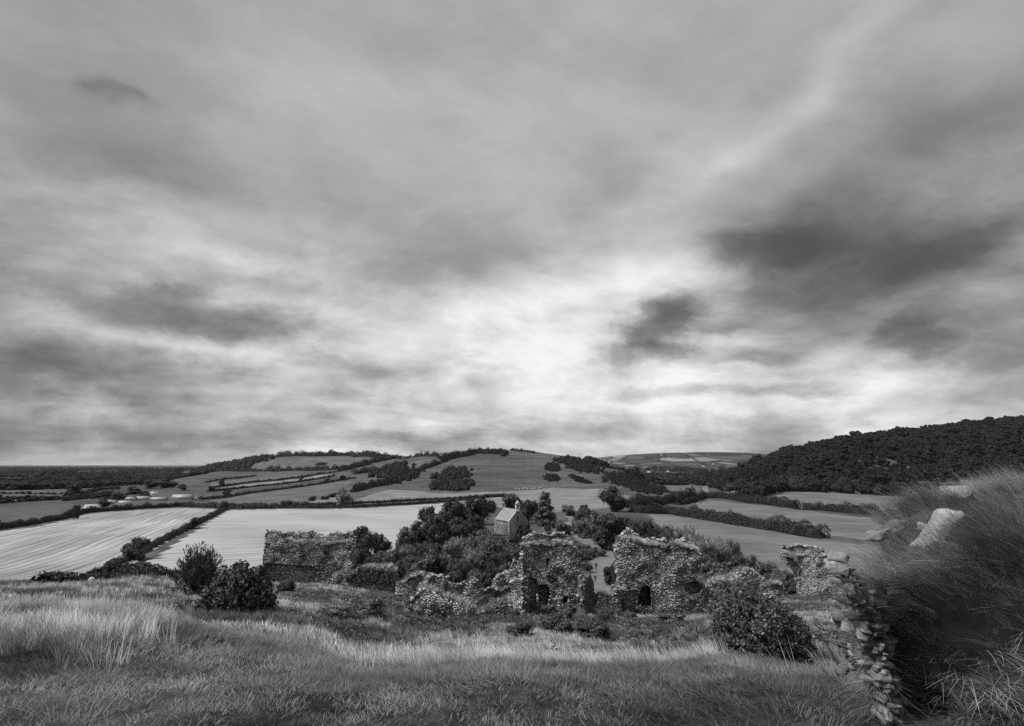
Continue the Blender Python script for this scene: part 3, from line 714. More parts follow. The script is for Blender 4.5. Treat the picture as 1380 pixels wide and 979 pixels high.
TREES = [
    # u, top, base, width, kind, label
    (183, 723, 755, 33, 'round', 'round dark tree at the lower end of the long field hedge'),
    (261, 697, 713, 18, 'round', 'small dark tree half way up the long field hedge'),
    (300, 675, 688, 14, 'round', 'dark tree at the corner where the long hedge meets the road'),
    (462, 657, 683, 25, 'pale', 'pale round tree standing alone on the far road'),
    (386, 673, 684, 17, 'bush', 'dark domed thorn bush on the far road'),
    (421, 667.5, 676, 11, 'bush', 'small dark bush left of the pale round tree'),
    (438, 667, 674, 13, 'bush', 'low dark bush nearest the pale round tree'),
    (448, 664, 671, 12, 'bush', 'low dark bush just behind the pale round tree'),
    (246, 652, 661, 11, 'round', 'lone round tree on the second left field strip'),
    (299, 646, 656, 8, 'round', 'lone dark tree among the left field strips'),
    (406, 640, 649, 6, 'round', 'tiny lone tree in the middle of the pale strip'),
    (441, 643, 651, 8, 'mid', 'grey-crowned hedgerow tree right on the left slope'),
    (461, 640, 648, 9, 'round', 'dark hedgerow tree at the top end of the strips'),
    (306, 659, 669, 12, 'round', 'broad tree above the corner of the hedges'),
    (284, 655, 663, 9, 'round', 'small tree beside the farm track'),
    (222, 645, 658, 30, 'round', 'large dark tree group above the farm, right half'),
    (205, 646, 659, 24, 'round', 'large dark tree group above the farm, left half'),
    (180, 655, 664, 16, 'round', 'dark tree left of the farm buildings'),
    (197, 663, 674, 14, 'round', 'tree overhanging the farm roofs'),
    (158, 662, 678, 18, 'round', 'tall dark tree between the white barn and the farm'),
    (140, 672, 684, 15, 'round', 'bushy tree beside the white barn'),
    (98, 652, 667, 16, 'round', 'dark tree at the far left beyond the barn'),
    (100, 680, 700, 14, 'round', 'dark tree at the left end of the stubble field'),
    (490, 708, 752, 40, 'round', 'dark billowing tree right behind the left ruin'),
    (512, 718, 752, 26, 'round', 'dark lower tree leaning right of the billowing tree'),
    (545, 708, 748, 30, 'mid', 'grey leafy tree below the dark stand'),
    (578, 680, 730, 32, 'round', 'dark tree at the left end of the stand by the chapel'),
    (605, 672, 728, 44, 'round', 'tallest dark tree of the stand left of the chapel'),
    (633, 670, 724, 42, 'round', 'dark tree in the middle of the stand left of the chapel'),
    (650, 667, 708, 34, 'round', 'dark tree touching the back of the chapel'),
    (690, 664, 702, 34, 'round', 'rounded tree rising behind the chapel bellcote'),
    (735, 664, 708, 40, 'cone', 'broad dark conifer right of the chapel'),
    (712, 672, 706, 26, 'round', 'dark tree between the bellcote and the conifer'),
    (827, 655, 690, 34, 'round', 'tall dark tree standing above the lane bushes'),
    (768, 680, 696, 20, 'mid', 'small tree beside the top of the lane'),
    (789, 679, 698, 16, 'round', 'narrow dark tree at the head of the lane'),
    (783, 686, 716, 30, 'mid', 'grey rounded tree right of the upper lane'),
    (803, 688, 730, 34, 'mid', 'leafy tree crowding the right edge of the lane'),
    (822, 690, 742, 46, 'round', 'large dark tree overhanging the bend of the lane'),
    (842, 694, 738, 36, 'mid', 'rounded tree behind the right ruin, left part'),
    (793, 703, 726, 18, 'mid', 'low tree beside the parked dark car'),
    (866, 694, 735, 40, 'willowmid', 'feathery scrub behind the ruin with the doorway'),
    (893, 700, 738, 38, 'willowmid', 'feathery scrub behind the right ruin top'),
    (925, 706, 748, 36, 'willow', 'pale scrub right behind the right ruin'),
    (945, 712, 768, 46, 'willow', 'palest willow scrub right of the doorway ruin'),
    (972, 722, 768, 36, 'willow', 'pale willow scrub on the right slope'),
    (988, 724, 762, 24, 'willowmid', 'dark pointed shrub right of the pale willow'),
    (1010, 742, 778, 34, 'willowmid', 'grey shrub on the right slope below the field'),
    (1034, 748, 786, 32, 'willowmid', 'grey shrub left of the far right ruin'),
    (965, 752, 790, 44, 'bushmid', 'dark low shrub under the pale willow scrub'),
    (1000, 764, 792, 36, 'bushmid', 'low shrub above the rubble heap'),
    (1052, 760, 796, 28, 'bushmid', 'low dark shrub against the far right ruin'),
    (912, 742, 785, 40, 'willowmid', 'scrub hidden behind the shoulder of the right ruin'),
    (588, 692, 745, 34, 'round', 'dark tree in the lower front of the stand, left of centre'),
    (618, 694, 742, 36, 'mid', 'grey-leaved tree in the lower front of the stand'),
    (643, 692, 736, 34, 'round', 'dark tree in the lower front of the stand, nearest the chapel'),
    (562, 700, 742, 26, 'mid', 'grey tree at the outer left foot of the stand'),
    (707, 702, 722, 20, 'bush', 'dark rounded bush at the right wall of the chapel'),
    (738, 706, 716, 11, 'bush', 'small dark bush on the grass right of the chapel'),
    (760, 697, 722, 22, 'bushmid', 'grey bush on the left verge of the lane'),
    (748, 700, 712, 12, 'bushmid', 'low bush by the lawn behind the central ruin'),
    (823, 757, 790, 22, 'bush', 'dark bush at the lane edge left of the doorway ruin'),
]
VALLEY = [
    (484, 735, 772, 34, 'bush', 'dark bush right of the left ruin'),
    (505, 742, 775, 30, 'willowmid', 'grey bush above the ivy-covered wall stub'),
    (525, 735, 770, 36, 'bushmid', 'leafy shrub left in the valley scrub'),
    (548, 730, 765, 34, 'willow', 'pale shrub in the left of the valley scrub'),
    (540, 748, 788, 34, 'bushmid', 'dark-footed shrub behind the left rubble wall'),
    (566, 722, 762, 34, 'willowmid', 'tall grey shrub under the dark stand'),
    (585, 728, 756, 22, 'bush', 'small pointed dark shrub in mid scrub'),
    (590, 735, 786, 52, 'bush', 'big dark domed bush behind the stone pyramid stub'),
    (570, 745, 785, 36, 'bushmid', 'leafy bush left of the big dark dome'),
    (610, 722, 758, 34, 'willow', 'pale feathery shrub below the stand'),
    (628, 716, 752, 32, 'willow', 'pale feathery shrub left of the willow dome'),
    (656, 712, 758, 54, 'willow', 'broad pale willow dome in front of the chapel'),
    (640, 735, 776, 40, 'willow', 'pale scrub behind the roofless enclosure'),
    (618, 742, 786, 38, 'willowmid', 'grey scrub behind the enclosure wall, left'),
    (672, 736, 776, 40, 'willowmid', 'grey scrub left of the central ruin'),
    (692, 728, 766, 34, 'bushmid', 'leafy shrub touching the central ruin'),
    (695, 716, 740, 24, 'bush', 'dark shrub below the chapel gable'),
    (655, 768, 793, 20, 'bush', 'rounded dark bush standing just behind the enclosure wall'),
    (640, 762, 792, 26, 'bushmid', 'grey bush beside the rounded enclosure bush'),
    (560, 762, 790, 30, 'bush', 'dark bush just behind the rubble crest'),
    (612, 766, 792, 26, 'bush', 'dark bush just behind the enclosure'),
    (675, 722, 742, 26, 'willowmid', 'grey scrub against the chapel side wall'),
    (790, 736, 752, 30, 'bushmid', 'hedge bush left of the lane bend'),
    (775, 738, 757, 28, 'bushmid', 'bush between central ruin and lane'),
    (783, 748, 772, 34, 'bushmid', 'dark bush under the lane bend'),
    (806, 738, 750, 24, 'bushmid', 'bush hugging the inside of the lane bend'),
    (768, 728, 742, 20, 'willow', 'pale scrub beside the lane above the central ruin'),
    (780, 764, 790, 26, 'bushmid', 'scrub right of the central ruin below the lane'),
]
for t in TREES: plant_px(*t[:5], t[5], 'trees and bushes of the valley')
for t in VALLEY: plant_px(*t[:5], t[5], 'scrub behind the ruins')
MARKS = [(t[0], (t[1] + t[2]) / 2, t[5].split(' right of')[0].split(' left of')[0].split(', ')[0]) for t in VALLEY + TREES if t[0] > 470 and t[2] > 705]
USED = set()
LOOK = {'bush': 'dark bush', 'bushmid': 'grey-leaved bush', 'willow': 'pale twiggy shrub', 'willowmid': 'grey twiggy shrub', 'round': 'dark little tree', 'mid': 'grey leafy tree'}
def near_label(kind, u, v, w):
    for m in sorted(MARKS, key=lambda q: (q[0] - u) ** 2 + 2 * (q[1] - v) ** 2)[:14]:
        du, dv = u - m[0], v - m[1]
        side = ('just right of' if du > 0 else 'just left of') if abs(du) > abs(dv) * 1.2 else ('just below' if dv > 0 else 'just above')
        for adj in (['broad '] if w > 29 else ['narrow '] if w < 26 else ['']):
            lab = '%s%s %s the %s' % (adj, LOOK[kind], side, ' '.join(m[2].split()[:8]))
            if lab not in USED and len(lab.split()) <= 16:
                USED.add(lab); return lab
    return 'mixed bush crowded among the others behind the ruins'
for k in range(46):      # filler scrub of the wooded bowl
    u = random.uniform(478, 705); v = random.uniform(734, 788); w = random.uniform(22, 36)
    kd = random.choice(['bush', 'bushmid', 'willowmid', 'willowmid', 'bushmid'])
    plant_px(u, v - random.uniform(14, 24), v, w, kd, near_label(kd, u, v - 9, w), 'scrub crowding the bowl behind the ruins')
for k in range(26):
    u = random.uniform(872, 1065); v = 735 + (u - 872) * 0.27 + random.uniform(-4, 26); w = random.uniform(22, 34)
    kd = random.choice(['bushmid', 'willowmid', 'willow', 'bush'])
    plant_px(u, v - random.uniform(14, 22), v, w, kd, near_label(kd, u, v - 9, w), 'scrub on the right slope')
for k in range(22):
    u = random.uniform(778, 885); v = 708 + (u - 778) * .26 + random.uniform(-8, 14); w = random.uniform(22, 32)
    kd = random.choice(['round', 'mid', 'bushmid', 'bush'])
    plant_px(u, v - random.uniform(16, 26), v, w, kd, near_label(kd, u, v - 10, w), 'bushes along the lane')

for k in range(26):
    u = random.uniform(742, 800); v = 724 + (u - 742) * .35 + random.uniform(-4, 24); w = random.uniform(18, 28)
    if abs(u - 782) < 16 and v < 742: continue
    if u > 790 and v > 752: continue
    kd = random.choice(['bushmid', 'bush', 'willowmid', 'bushmid'])
    plant_px(u, v - random.uniform(9, 15), v, w, kd, near_label(kd, u, v - 6, w), 'scrub inside the lane bend')

# hedges -----------------------------------------------------------
def hedge(label, px, w, h, size=None, mat='leaf_hedge', ymin=150, ragged=0.35, dens=1.0, name='hedge', cat='hedge', gap=0.0, world=None):
    P = np.array([(p[0], p[1]) for p in (world if world is not None else [G0(u, v, ymin) for u, v in px])])
    P = resample(P, max(w * 0.6, 1.0))
    for _ in range(2):
        if len(P) > 3: P[1:-1] = (P[:-2] + 2 * P[1:-1] + P[2:]) / 4
    seg = np.linalg.norm(np.diff(P, axis=0), axis=1); S = np.r_[0, np.cumsum(seg)]; L = S[-1]
    Ym = np.median(P[:, 1])
    if size is None: size = min(max(0.0010 * Ym, 0.16), 1.4)
    seed = random.randrange(10000)
    n = int(dens * L * (w + 2 * h) / (size * size) * 0.75); n = min(n, 22000)
    R = np.random.default_rng(seed)
    s = R.uniform(0, L, n); a = R.uniform(-0.15, math.pi + 0.15, n)
    hm = np.maximum(0.25, 1 + ragged * 2.2 * fbm(s / (h * 1.6), 0 * s, seed, 3))
    if gap: hm = np.where(vnoise(s / (h * 5), 0 * s, seed + 5) < -0.5 + gap, 0.12, hm)
    wm = 1 + 0.5 * fbm(s / (w * 1.3), 0 * s + 7, seed + 2, 3)
    lump = 1 + 0.22 * vnoise(s / (w * .55), a * 2, seed + 3) * 2
    cx, cy = np.interp(s, S, P[:, 0]), np.interp(s, S, P[:, 1])
    tx, ty = np.interp(s + 0.5, S, P[:, 0]) - np.interp(s - 0.5, S, P[:, 0]), np.interp(s + 0.5, S, P[:, 1]) - np.interp(s - 0.5, S, P[:, 1])
    q = np.hypot(tx, ty) + 1e-9; nx, ny = -ty / q, tx / q
    off = np.cos(a) * w / 2 * wm * lump * R.uniform(0.8, 1.08, n)
    z = np.sin(np.clip(a, 0, math.pi)) ** 0.75 * h * hm * lump * R.uniform(0.82, 1.06, n)
    gx, gy = cx + nx * off, cy + ny * off
    C = np.c_[gx, gy, H(gx, gy) + z]
    N = np.c_[nx * np.cos(a), ny * np.cos(a), np.sin(a)] + R.normal(size=(n, 3)) * 0.4
    mb = MB()
    V, Q = cards(C, N, size * R.uniform(.6, 1.3, n), 1.4, R)
    mb.add(V, Q, tone=np.repeat(np.clip(R.normal(.45, .22, n), 0, 1), 4))
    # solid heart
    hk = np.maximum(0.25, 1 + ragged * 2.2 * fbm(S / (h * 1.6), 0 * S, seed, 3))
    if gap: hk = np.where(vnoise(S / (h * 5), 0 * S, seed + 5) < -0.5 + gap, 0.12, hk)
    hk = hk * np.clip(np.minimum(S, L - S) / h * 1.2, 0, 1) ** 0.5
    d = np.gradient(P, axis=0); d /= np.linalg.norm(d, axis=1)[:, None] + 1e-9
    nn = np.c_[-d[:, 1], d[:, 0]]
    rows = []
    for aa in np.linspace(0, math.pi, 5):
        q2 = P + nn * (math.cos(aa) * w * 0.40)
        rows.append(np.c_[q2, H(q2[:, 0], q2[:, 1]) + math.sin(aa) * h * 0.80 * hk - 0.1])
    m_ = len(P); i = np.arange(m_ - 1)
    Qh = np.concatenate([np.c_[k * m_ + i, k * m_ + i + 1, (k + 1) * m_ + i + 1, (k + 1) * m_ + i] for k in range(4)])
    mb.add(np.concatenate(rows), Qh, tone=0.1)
    return tag(link(name, mb.mesh(name, M[mat])), label, cat)
hedge('long dark hedge running up between the two stubble fields', [(118, 784), (150, 766), (200, 741), (250, 714), (290, 694), (304, 687)], 4.2, 2.0, 0.24)
hedge('dark hedge along the far edge of the ruled stubble field', [(-160, 742), (-60, 722), (40, 708), (95, 697), (112, 692), (190, 686), (245, 683), (292, 685)], 5, 3.0)
hedge('double roadside hedge along the top of the smooth stubble field', [(305, 686), (380, 685), (470, 684.5), (540, 681), (592, 677.5), (640, 674)], 3.5, 2.2, ragged=0.2)
hedge('thin hedge on the far side of the road', [(305, 682), (373, 683), (450, 681), (500, 679), (560, 676), (640, 671), (668, 669)], 3, 2.4, ragged=0.25)
hedge('lowest hedge across the left field strips', [(270, 674), (334, 666), (396, 658), (447, 650), (480, 645)], 3.5, 2.8)
hedge('second hedge across the left field strips', [(280, 663), (322, 659), (381, 653), (425, 647), (452, 642)], 4, 2.8)
hedge('third hedge across the left field strips', [(286, 658), (338, 651), (406, 644), (431, 639.5), (455, 637)], 4, 2.6)
hedge('short hedge near the top of the left field strips', [(278, 651), (322, 645), (345, 642)], 4, 2.6)
hedge('thick hedge under the upper hill field', [(262, 640), (323, 636), (381, 635.5), (454, 633.5), (480, 629), (500, 624), (525, 620)], 8, 7, ragged=0.5)
hedge('hedge climbing beside the hilltop field', [(455, 636), (475, 632), (500, 626)], 6, 5, ragged=.6)
hedge('bushy hedge right of the field strips', [(474, 640), (500, 637), (508, 637)], 14, 8, ragged=0.5)
hedge('hedge rising along the flank of the bare hill', [(475, 664), (500, 657), (522, 653), (535, 647), (570, 633), (595, 624), (610, 618), (640, 613)], 9, 6, ragged=0.6)
hedge('line of trees on the crest left of the bare hill', [(590, 619), (615, 614.5), (640, 611.5), (655, 612), (683, 613)], 10, 7, ragged=0.7)
hedge('hilltop belt of dark trees along the left crest', [(330, 622), (360, 617.5), (411, 614.5), (440, 615), (475, 615), (512, 618), (530, 619)], 16, 11, ragged=0.45, name='tree_belt', cat='trees')
hedge('thin broken line of trees on the dip between the hills', [(530, 618), (560, 616.5), (590, 616)], 8, 5, ragged=0.9, gap=0.25)
hedge('dark scrub line on the skyline right of the mast', [(688, 607.5), (705, 609), (720, 611)], 10, 4)
hedge('big dark hedge crossing the right fields nearest the ruins', [(846, 690), (868, 692), (905, 692), (960, 702), (1010, 711), (1050, 717), (1112, 726)], 8, 6.0, 0.34, ragged=0.28)
hedge('upper dark hedge crossing the right fields', [(946, 672), (975, 672), (1010, 678), (1060, 684), (1075, 687)], 8, 6.5, 0.42, ragged=0.3)
hedge('right continuation of the upper dark hedge', [(1082, 686.5), (1130, 690), (1180, 695), (1235, 700)], 8, 6.5, 0.4, ragged=0.3)
hedge('long low hedge at the far right field corner', [(1240, 703), (1300, 710), (1400, 722)], 7, 5, 0.4)
hedge('bushy hedge along the lower road', [(838, 684), (858, 684), (885, 681), (910, 677), (935, 673)], 9, 7, 0.5, ragged=0.5)
hedge('hedge along the bend of the far road', [(912, 681), (935, 678), (950, 671)], 6, 5, 0.5)
hedge('thin hedge below the dark even field', [(896, 663), (920, 667), (938, 669.5)], 4, 3, 0.5)
hedge('tree line behind the dark even field', [(855, 644), (880, 644), (905, 646), (930, 648), (950, 651)], 14, 11, ragged=0.5, name='tree_belt', cat='trees')
hedge('low hedge at the far side of the sheep pasture', [(858, 668), (878, 676), (895, 680)], 4, 2.5, 0.5)
hedge('hedge line left of the farm', [(85, 669), (120, 665), (160, 660)], 5, 4)
hedge('hedge line above the white barn', [(85, 676), (120, 671), (152, 666)], 5, 4)
hedge('long dark belt of trees across the left plain', [(60, 655), (110, 654), (150, 653), (200, 650)], 25, 12, ragged=0.6, name='tree_belt', cat='trees', ymin=700)
hedge('farther belt of trees across the left plain', [(60, 646), (120, 645), (180, 643), (240, 641)], 40, 14, ragged=0.7, name='tree_belt', cat='trees', ymin=900)
hedge('dark hedge rising left of the chapel wood to the pasture', [(640, 673), (665, 671), (690, 670)], 4, 3)
hedge('dark weedy bank below the stubble along the hill edge', [], 4.0, 0.75, 0.12, world=[at(50, 790, 42)[:2], at(130, 786, 46)[:2], at(200, 780, 49)[:2], at(260, 778, 52)[:2], at(310, 776, 55)[:2]], ragged=0.3, name='bramble_bank', cat='brambles')

# patches of gorse and wood on the hills ----------------------------
def thicket(label, poly, h, size=1.5, n=2600, mat='leaf_wood', ymin=500, name='thicket', cat='thicket'):
    P = [tuple(G0(u, v, ymin)[:2]) for u, v in poly]
    A = np.array(P); x0, y0 = A.min(0); x1, y1 = A.max(0)
    R = np.random.default_rng(random.randrange(99999))
    area = 0.5 * abs(sum(A[i - 1][0] * A[i][1] - A[i][0] * A[i - 1][1] for i in range(len(A))))
    k = int(min(max(area / (h * h * 0.5), 14), 520))
    X, Y = R.uniform(x0, x1, k * 6), R.uniform(y0, y1, k * 6)
    m = inpoly(X, Y, P); X, Y = X[m][:k] + R.normal(0, h * .8, min(k, m.sum())), Y[m][:k] + R.normal(0, h * 1.6, min(k, m.sum()))
    mb = MB()
    for x, y, z in zip(X, Y, H(X, Y)):
        s = h * R.uniform(0.3, 1.1)
        d = sphere_pts(max(10, n // k), R); d[:, 2] = np.abs(d[:, 2]) * 0.9 + 0.1
        c = np.array([x, y, z + s * 0.05])
        C = c + d * np.array([s * .75, s * .75, s]) * R.uniform(.8, 1.05, len(d))[:, None]
        V, Q = cards(C, d + R.normal(size=d.shape) * .3, size * R.uniform(.6, 1.3, len(d)), 1.4, R)
        mb.add(V, Q, tone=np.repeat(np.clip(R.normal(.45, .2, len(d)) * R.uniform(.6, 1.4), 0, 1), 4))
        Vc, Tc = ICO1
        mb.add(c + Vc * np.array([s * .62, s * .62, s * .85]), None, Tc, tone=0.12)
    return tag(link(name, mb.mesh(name, M[mat])), label, cat)
thicket('rounded dark thicket on the flank of the bare hill', [(588, 660), (588, 648), (598, 638), (615, 631), (627, 637), (632, 655), (620, 662)], 9, 1.1)
thicket('dark spinney left of the hill hedge', [(508, 645), (515, 637), (530, 629), (548, 628), (551, 634), (535, 644)], 10, 1.2)
thicket('long dark spinney under the hill hedge', [(526, 653), (530, 646), (550, 638), (562, 636), (560, 643), (545, 649)], 8, 1.1)
thicket('dark gorse ridge on the right end of the bare hill', [(746, 620), (765, 618), (782, 622), (800, 631), (810, 637), (790, 637), (766, 630)], 7, 1.1, 5200)
thicket('gorse patch high on the bare hill', [(735, 632), (740, 625), (752, 627), (754, 635), (742, 636)], 3, .9)
thicket('gorse patch low on the bare hill', [(736, 647), (738, 640), (750, 641), (753, 648), (745, 650)], 3, .9)
thicket('gorse streak right of the bare hill', [(768, 641), (778, 643), (796, 651), (790, 653), (776, 649)], 3, .8)
thicket('wide scrub slope falling right from the bare hill', [(808, 645), (818, 637), (850, 641), (880, 653), (896, 664), (885, 668), (850, 660), (825, 652)], 5, 1.0, 5200)
thicket('dark wood on the left end of the hills', [(262, 640), (275, 631), (310, 624), (350, 620), (365, 619), (340, 627), (320, 634)], 12, 1.8, 4200, name='hillside_wood', cat='wood')
thicket('dark clump of hilltop trees right of the mast', [(661, 613), (663, 609), (678, 609), (680, 613)], 8, 1.3)
thicket('dark gully trees behind the bare hill', [(800, 632), (812, 628), (835, 634), (830, 639), (812, 637)], 9, 1.3)
thicket('dark flecks of gorse on the upper hill field', [(424, 627), (430, 624.5), (440, 624.5), (438, 627.5)], 1.6, .9, 600)

# the wooded hill on the right: nearest trees one by one, the rest as one mass
def wood():
    R = np.random.default_rng(5)
    edge = [(952, 655), (985, 667), (1020, 672), (1056, 664), (1100, 664.5), (1190, 668.5), (1245, 672), (1330, 676), (1500, 686)]
    n = 0
    for row in range(6):
        for k in range(len(edge) - 1):
            (u0, v0), (u1, v1) = edge[k], edge[k + 1]
            for u in np.arange(u0, u1, 8.5):
                t = (u - u0) / (u1 - u0); v = v0 + (v1 - v0) * t - 1.0
                p = G0(u + R.uniform(-4, 4), v, 350)
                y = p.y + row * 13 + R.uniform(-4, 6); x = p.x * y / p.y + R.uniform(-4, 4)
                hgt = R.uniform(9, 15) if u > 1090 or u < 1000 else R.uniform(12, 17)
                plant((x, y, h1(x, y)), hgt, hgt * R.uniform(.8, 1.15), random.choice(['wood', 'woodpale', 'woodpale', 'round']), 'dark broadleaf tree in the front ranks of the wooded hill', 'trees at the foot of the wooded hill'); n += 1
                if n >= 290: return
wood()
def gn_scatter(name, pts, rots, scales, objs, idx):
    """points that carry copies of the given meshes (real instanced geometry)"""
    me = bpy.data.meshes.new(name)
    pts = np.ascontiguousarray(pts, np.float32)
    me.vertices.add(len(pts)); me.vertices.foreach_set('co', pts.ravel())
    a = me.attributes.new('rot', 'FLOAT_VECTOR', 'POINT'); a.data.foreach_set('vector', np.ascontiguousarray(rots, np.float32).ravel())
    a = me.attributes.new('scl', 'FLOAT_VECTOR', 'POINT'); a.data.foreach_set('vector', np.ascontiguousarray(scales, np.float32).ravel())
    a = me.attributes.new('idx', 'INT', 'POINT'); a.data.foreach_set('value', np.ascontiguousarray(idx, np.int32))
    cl = bpy.data.collections.new(name + '_kinds')
    for k, m in enumerate(objs):
        cl.objects.link(bpy.data.objects.new('%s_kind_%02d' % (name, k), m))
    ng = bpy.data.node_groups.new(name, 'GeometryNodeTree')
    ng.interface.new_socket('Geometry', in_out='INPUT', socket_type='NodeSocketGeometry')
    ng.interface.new_socket('Geometry', in_out='OUTPUT', socket_type='NodeSocketGeometry')
    N, L = ng.nodes, ng.links
    gi, go = N.new('NodeGroupInput'), N.new('NodeGroupOutput')
    ip = N.new('GeometryNodeInstanceOnPoints'); ci = N.new('GeometryNodeCollectionInfo')
    ci.inputs['Collection'].default_value = cl; ci.inputs['Separate Children'].default_value = True; ci.inputs['Reset Children'].default_value = True
    ip.inputs['Pick Instance'].default_value = True
    def na(n_, t):
        x = N.new('GeometryNodeInputNamedAttribute'); x.data_type = t; x.inputs['Name'].default_value = n_; return x.outputs[0]
    L.new(gi.outputs[0], ip.inputs['Points']); L.new(ci.outputs[0], ip.inputs['Instance'])
    L.new(na('rot', 'FLOAT_VECTOR'), ip.inputs['Rotation']); L.new(na('scl', 'FLOAT_VECTOR'), ip.inputs['Scale']); L.new(na('idx', 'INT'), ip.inputs['Instance Index'])
    L.new(ip.outputs[0], go.inputs[0])
    o = link(name, me); md = o.modifiers.new('scatter', 'NODES'); md.node_group = ng
    return o
def wood_mass():
    R = np.random.default_rng(11)
    out = []
    tries = 26000
    Y = R.uniform(640, 1900, tries); w = R.uniform(0.25, 1.25, tries)
    X = w * Y
    z = H(X, Y)
    # only the rising ground of the hill is wooded
    foot = np.interp(w, [.25, .33, .40, .46, .60, .74, 1.3], [1000, 960, 800, 745, 730, 735, 740])
    k = (Y > foot + 5) & (w > np.interp(Y, [700, 900, 1200, 1900], [.42, .31, .30, .33]))
    X, Y, z = X[k], Y[k], z[k]
    # thin out to roughly one tree per 70 m2
    cell = {}
    for i in range(len(X)):
        key = (int(X[i] // 8.5), int(Y[i] // 8.5))
        if key not in cell: cell[key] = i
    i = np.array(list(cell.values()))
    X, Y, z = X[i], Y[i], z[i]
    s = np.clip(9.5 * np.exp(R.normal(0, .24, len(X))), 6, 16) * (1 + .7 * fbm(X / 60, Y / 60, 23, 3)) * np.where(R.random(len(X)) < .06, 1.35, 1)
    ix = np.where(fbm(X / 90, Y / 130, 29, 3) + R.normal(0, .16, len(X)) > .06, 3, 0) + R.integers(0, 3, len(X))
    o = gn_scatter('woodland', np.c_[X, Y, z - .5], np.c_[0 * X, 0 * X, R.uniform(0, 6.28, len(X))], np.c_[s * R.uniform(.95, 1.4, len(X)), s * R.uniform(.95, 1.4, len(X)), s], [proto('wood', q)[0] for q in range(3)] + [proto('woodpale', q)[0] for q in range(3)], ix)
    tag(o, 'dense dark woodland covering the hill on the right', kind='stuff')
wood_mass()
def plain_trees():
    """hedgerow trees dotted over the far plain and the far valley"""
    R = np.random.default_rng(12)
    n = 11000
    Y = np.exp(R.uniform(math.log(800), math.log(9000), n)); w = np.where(R.random(n) < .62, R.uniform(-.95, -.40, n), R.uniform(.12, .46, n))
    X = w * Y
    k = (fbm(X / 300, Y / 420, 77, 3) > np.where(w > 0, .16, -0.02)) & ~((w > -.45) & (w < .1)) & ~((w > .1) & (Y < 1150)) & ~((w > .1) & (Y > 5200)) & ~((w < 0) & (w > -.56) & (Y < 2300) & (Y > 1500))
    X, Y = X[k], Y[k]
    rows = []
    for k in range(70):      # hedgerows of the left plain and the far valley
        lft = R.random() < .7
        y0 = math.exp(R.uniform(math.log(540 if lft else 1300), math.log(2600 if lft else 4500))); w0 = R.uniform(-1.15, -.62) if lft else R.uniform(.14, .34)
        a = R.choice([.12, .35, 1.7]) + R.normal(0, .1); L_ = R.uniform(120, 420) * (y0 / 1200) ** .5
        t = np.arange(-L_ / 2, L_ / 2, 7.0); rows.append(np.c_[w0 * y0 + np.cos(a) * t, y0 + np.sin(a) * t])
    rows = np.concatenate(rows); rw = rows[:, 0] / rows[:, 1]
    rows = rows[(rows[:, 1] > 520) & ((rw < -.6) | (rw > .1))]
    nb = len(X); X, Y = np.r_[X, rows[:, 0]], np.r_[Y, rows[:, 1]]
    s = R.uniform(6, 14, len(X)) * np.clip(Y / 2500, 1, 1.5)
    s[nb:] = R.uniform(2.5, 6, len(X) - nb)
    o = gn_scatter('hedgerow_trees', np.c_[X, Y, H(X, Y) - 1], np.c_[0 * X, 0 * X, R.uniform(0, 6.28, len(X))], np.c_[s * R.uniform(1.2, 2.6, len(X)), s * R.uniform(1.2, 2.2, len(X)), s], [proto('wood', q)[0] for q in range(3)], R.integers(0, 3, len(X)))
    tag(o, 'countless distant hedgerow trees dotting the far plain and valley', kind='stuff')
plain_trees()

# ------------------------------------------------------------------ masonry
def rubble_stone(mb, c, D, N, sz, R, tone):
    """one rough stone: c its centre on the face, D along the wall, N outwards"""
    w, h, p = sz
    q = R.normal() * 0.22
    D, U = D * math.cos(q) + np.array([0, 0, math.sin(q)]), np.array([0, 0, math.cos(q)]) - D * math.sin(q)
    j = lambda a: R.uniform(-a, a)
    back, front = [], []
    for sx, sy in ((-1, -1), (1, -1), (1, 1), (-1, 1)):
        back.append(c + D * (sx * w / 2 + j(w * .12)) + U * (sy * h / 2 + j(h * .12)) - N * 0.06)
        front.append(c + D * (sx * w * .36 + j(w * .13)) + U * (sy * h * .34 + j(h * .15)) + N * (p + j(p * .45)))
    mb.add(back + front, [[4, 5, 6, 7], [0, 1, 5, 4], [1, 2, 6, 5], [2, 3, 7, 6], [3, 0, 4, 7]], tone=tone)

def chip(seed):
    """an angular broken stone of 26 triangles or so"""
    R = np.random.default_rng(seed)
    bm = bmesh.new(); bmesh.ops.create_cube(bm, size=2.0)
    for v in bm.verts: v.co += Vector(R.uniform(-.3, .3, 3))
    c = [v for v in bm.verts]; R.shuffle(c)
    bmesh.ops.bevel(bm, geom=c[:4], offset=.5, segments=1, affect='VERTICES')
    bmesh.ops.triangulate(bm, faces=bm.faces[:])
    V = np.array([v.co[:] for v in bm.verts]); T = np.array([[v.index for v in f.verts] for f in bm.faces]); bm.free()
    return V, T
CHIP = [chip(300 + k) for k in range(7)]
LOOSE = [mesh_np('stone', V, T, M['stone'], np.full(len(V), .55 + .04 * k)) for k, (V, T) in enumerate(CHIP[:5])]

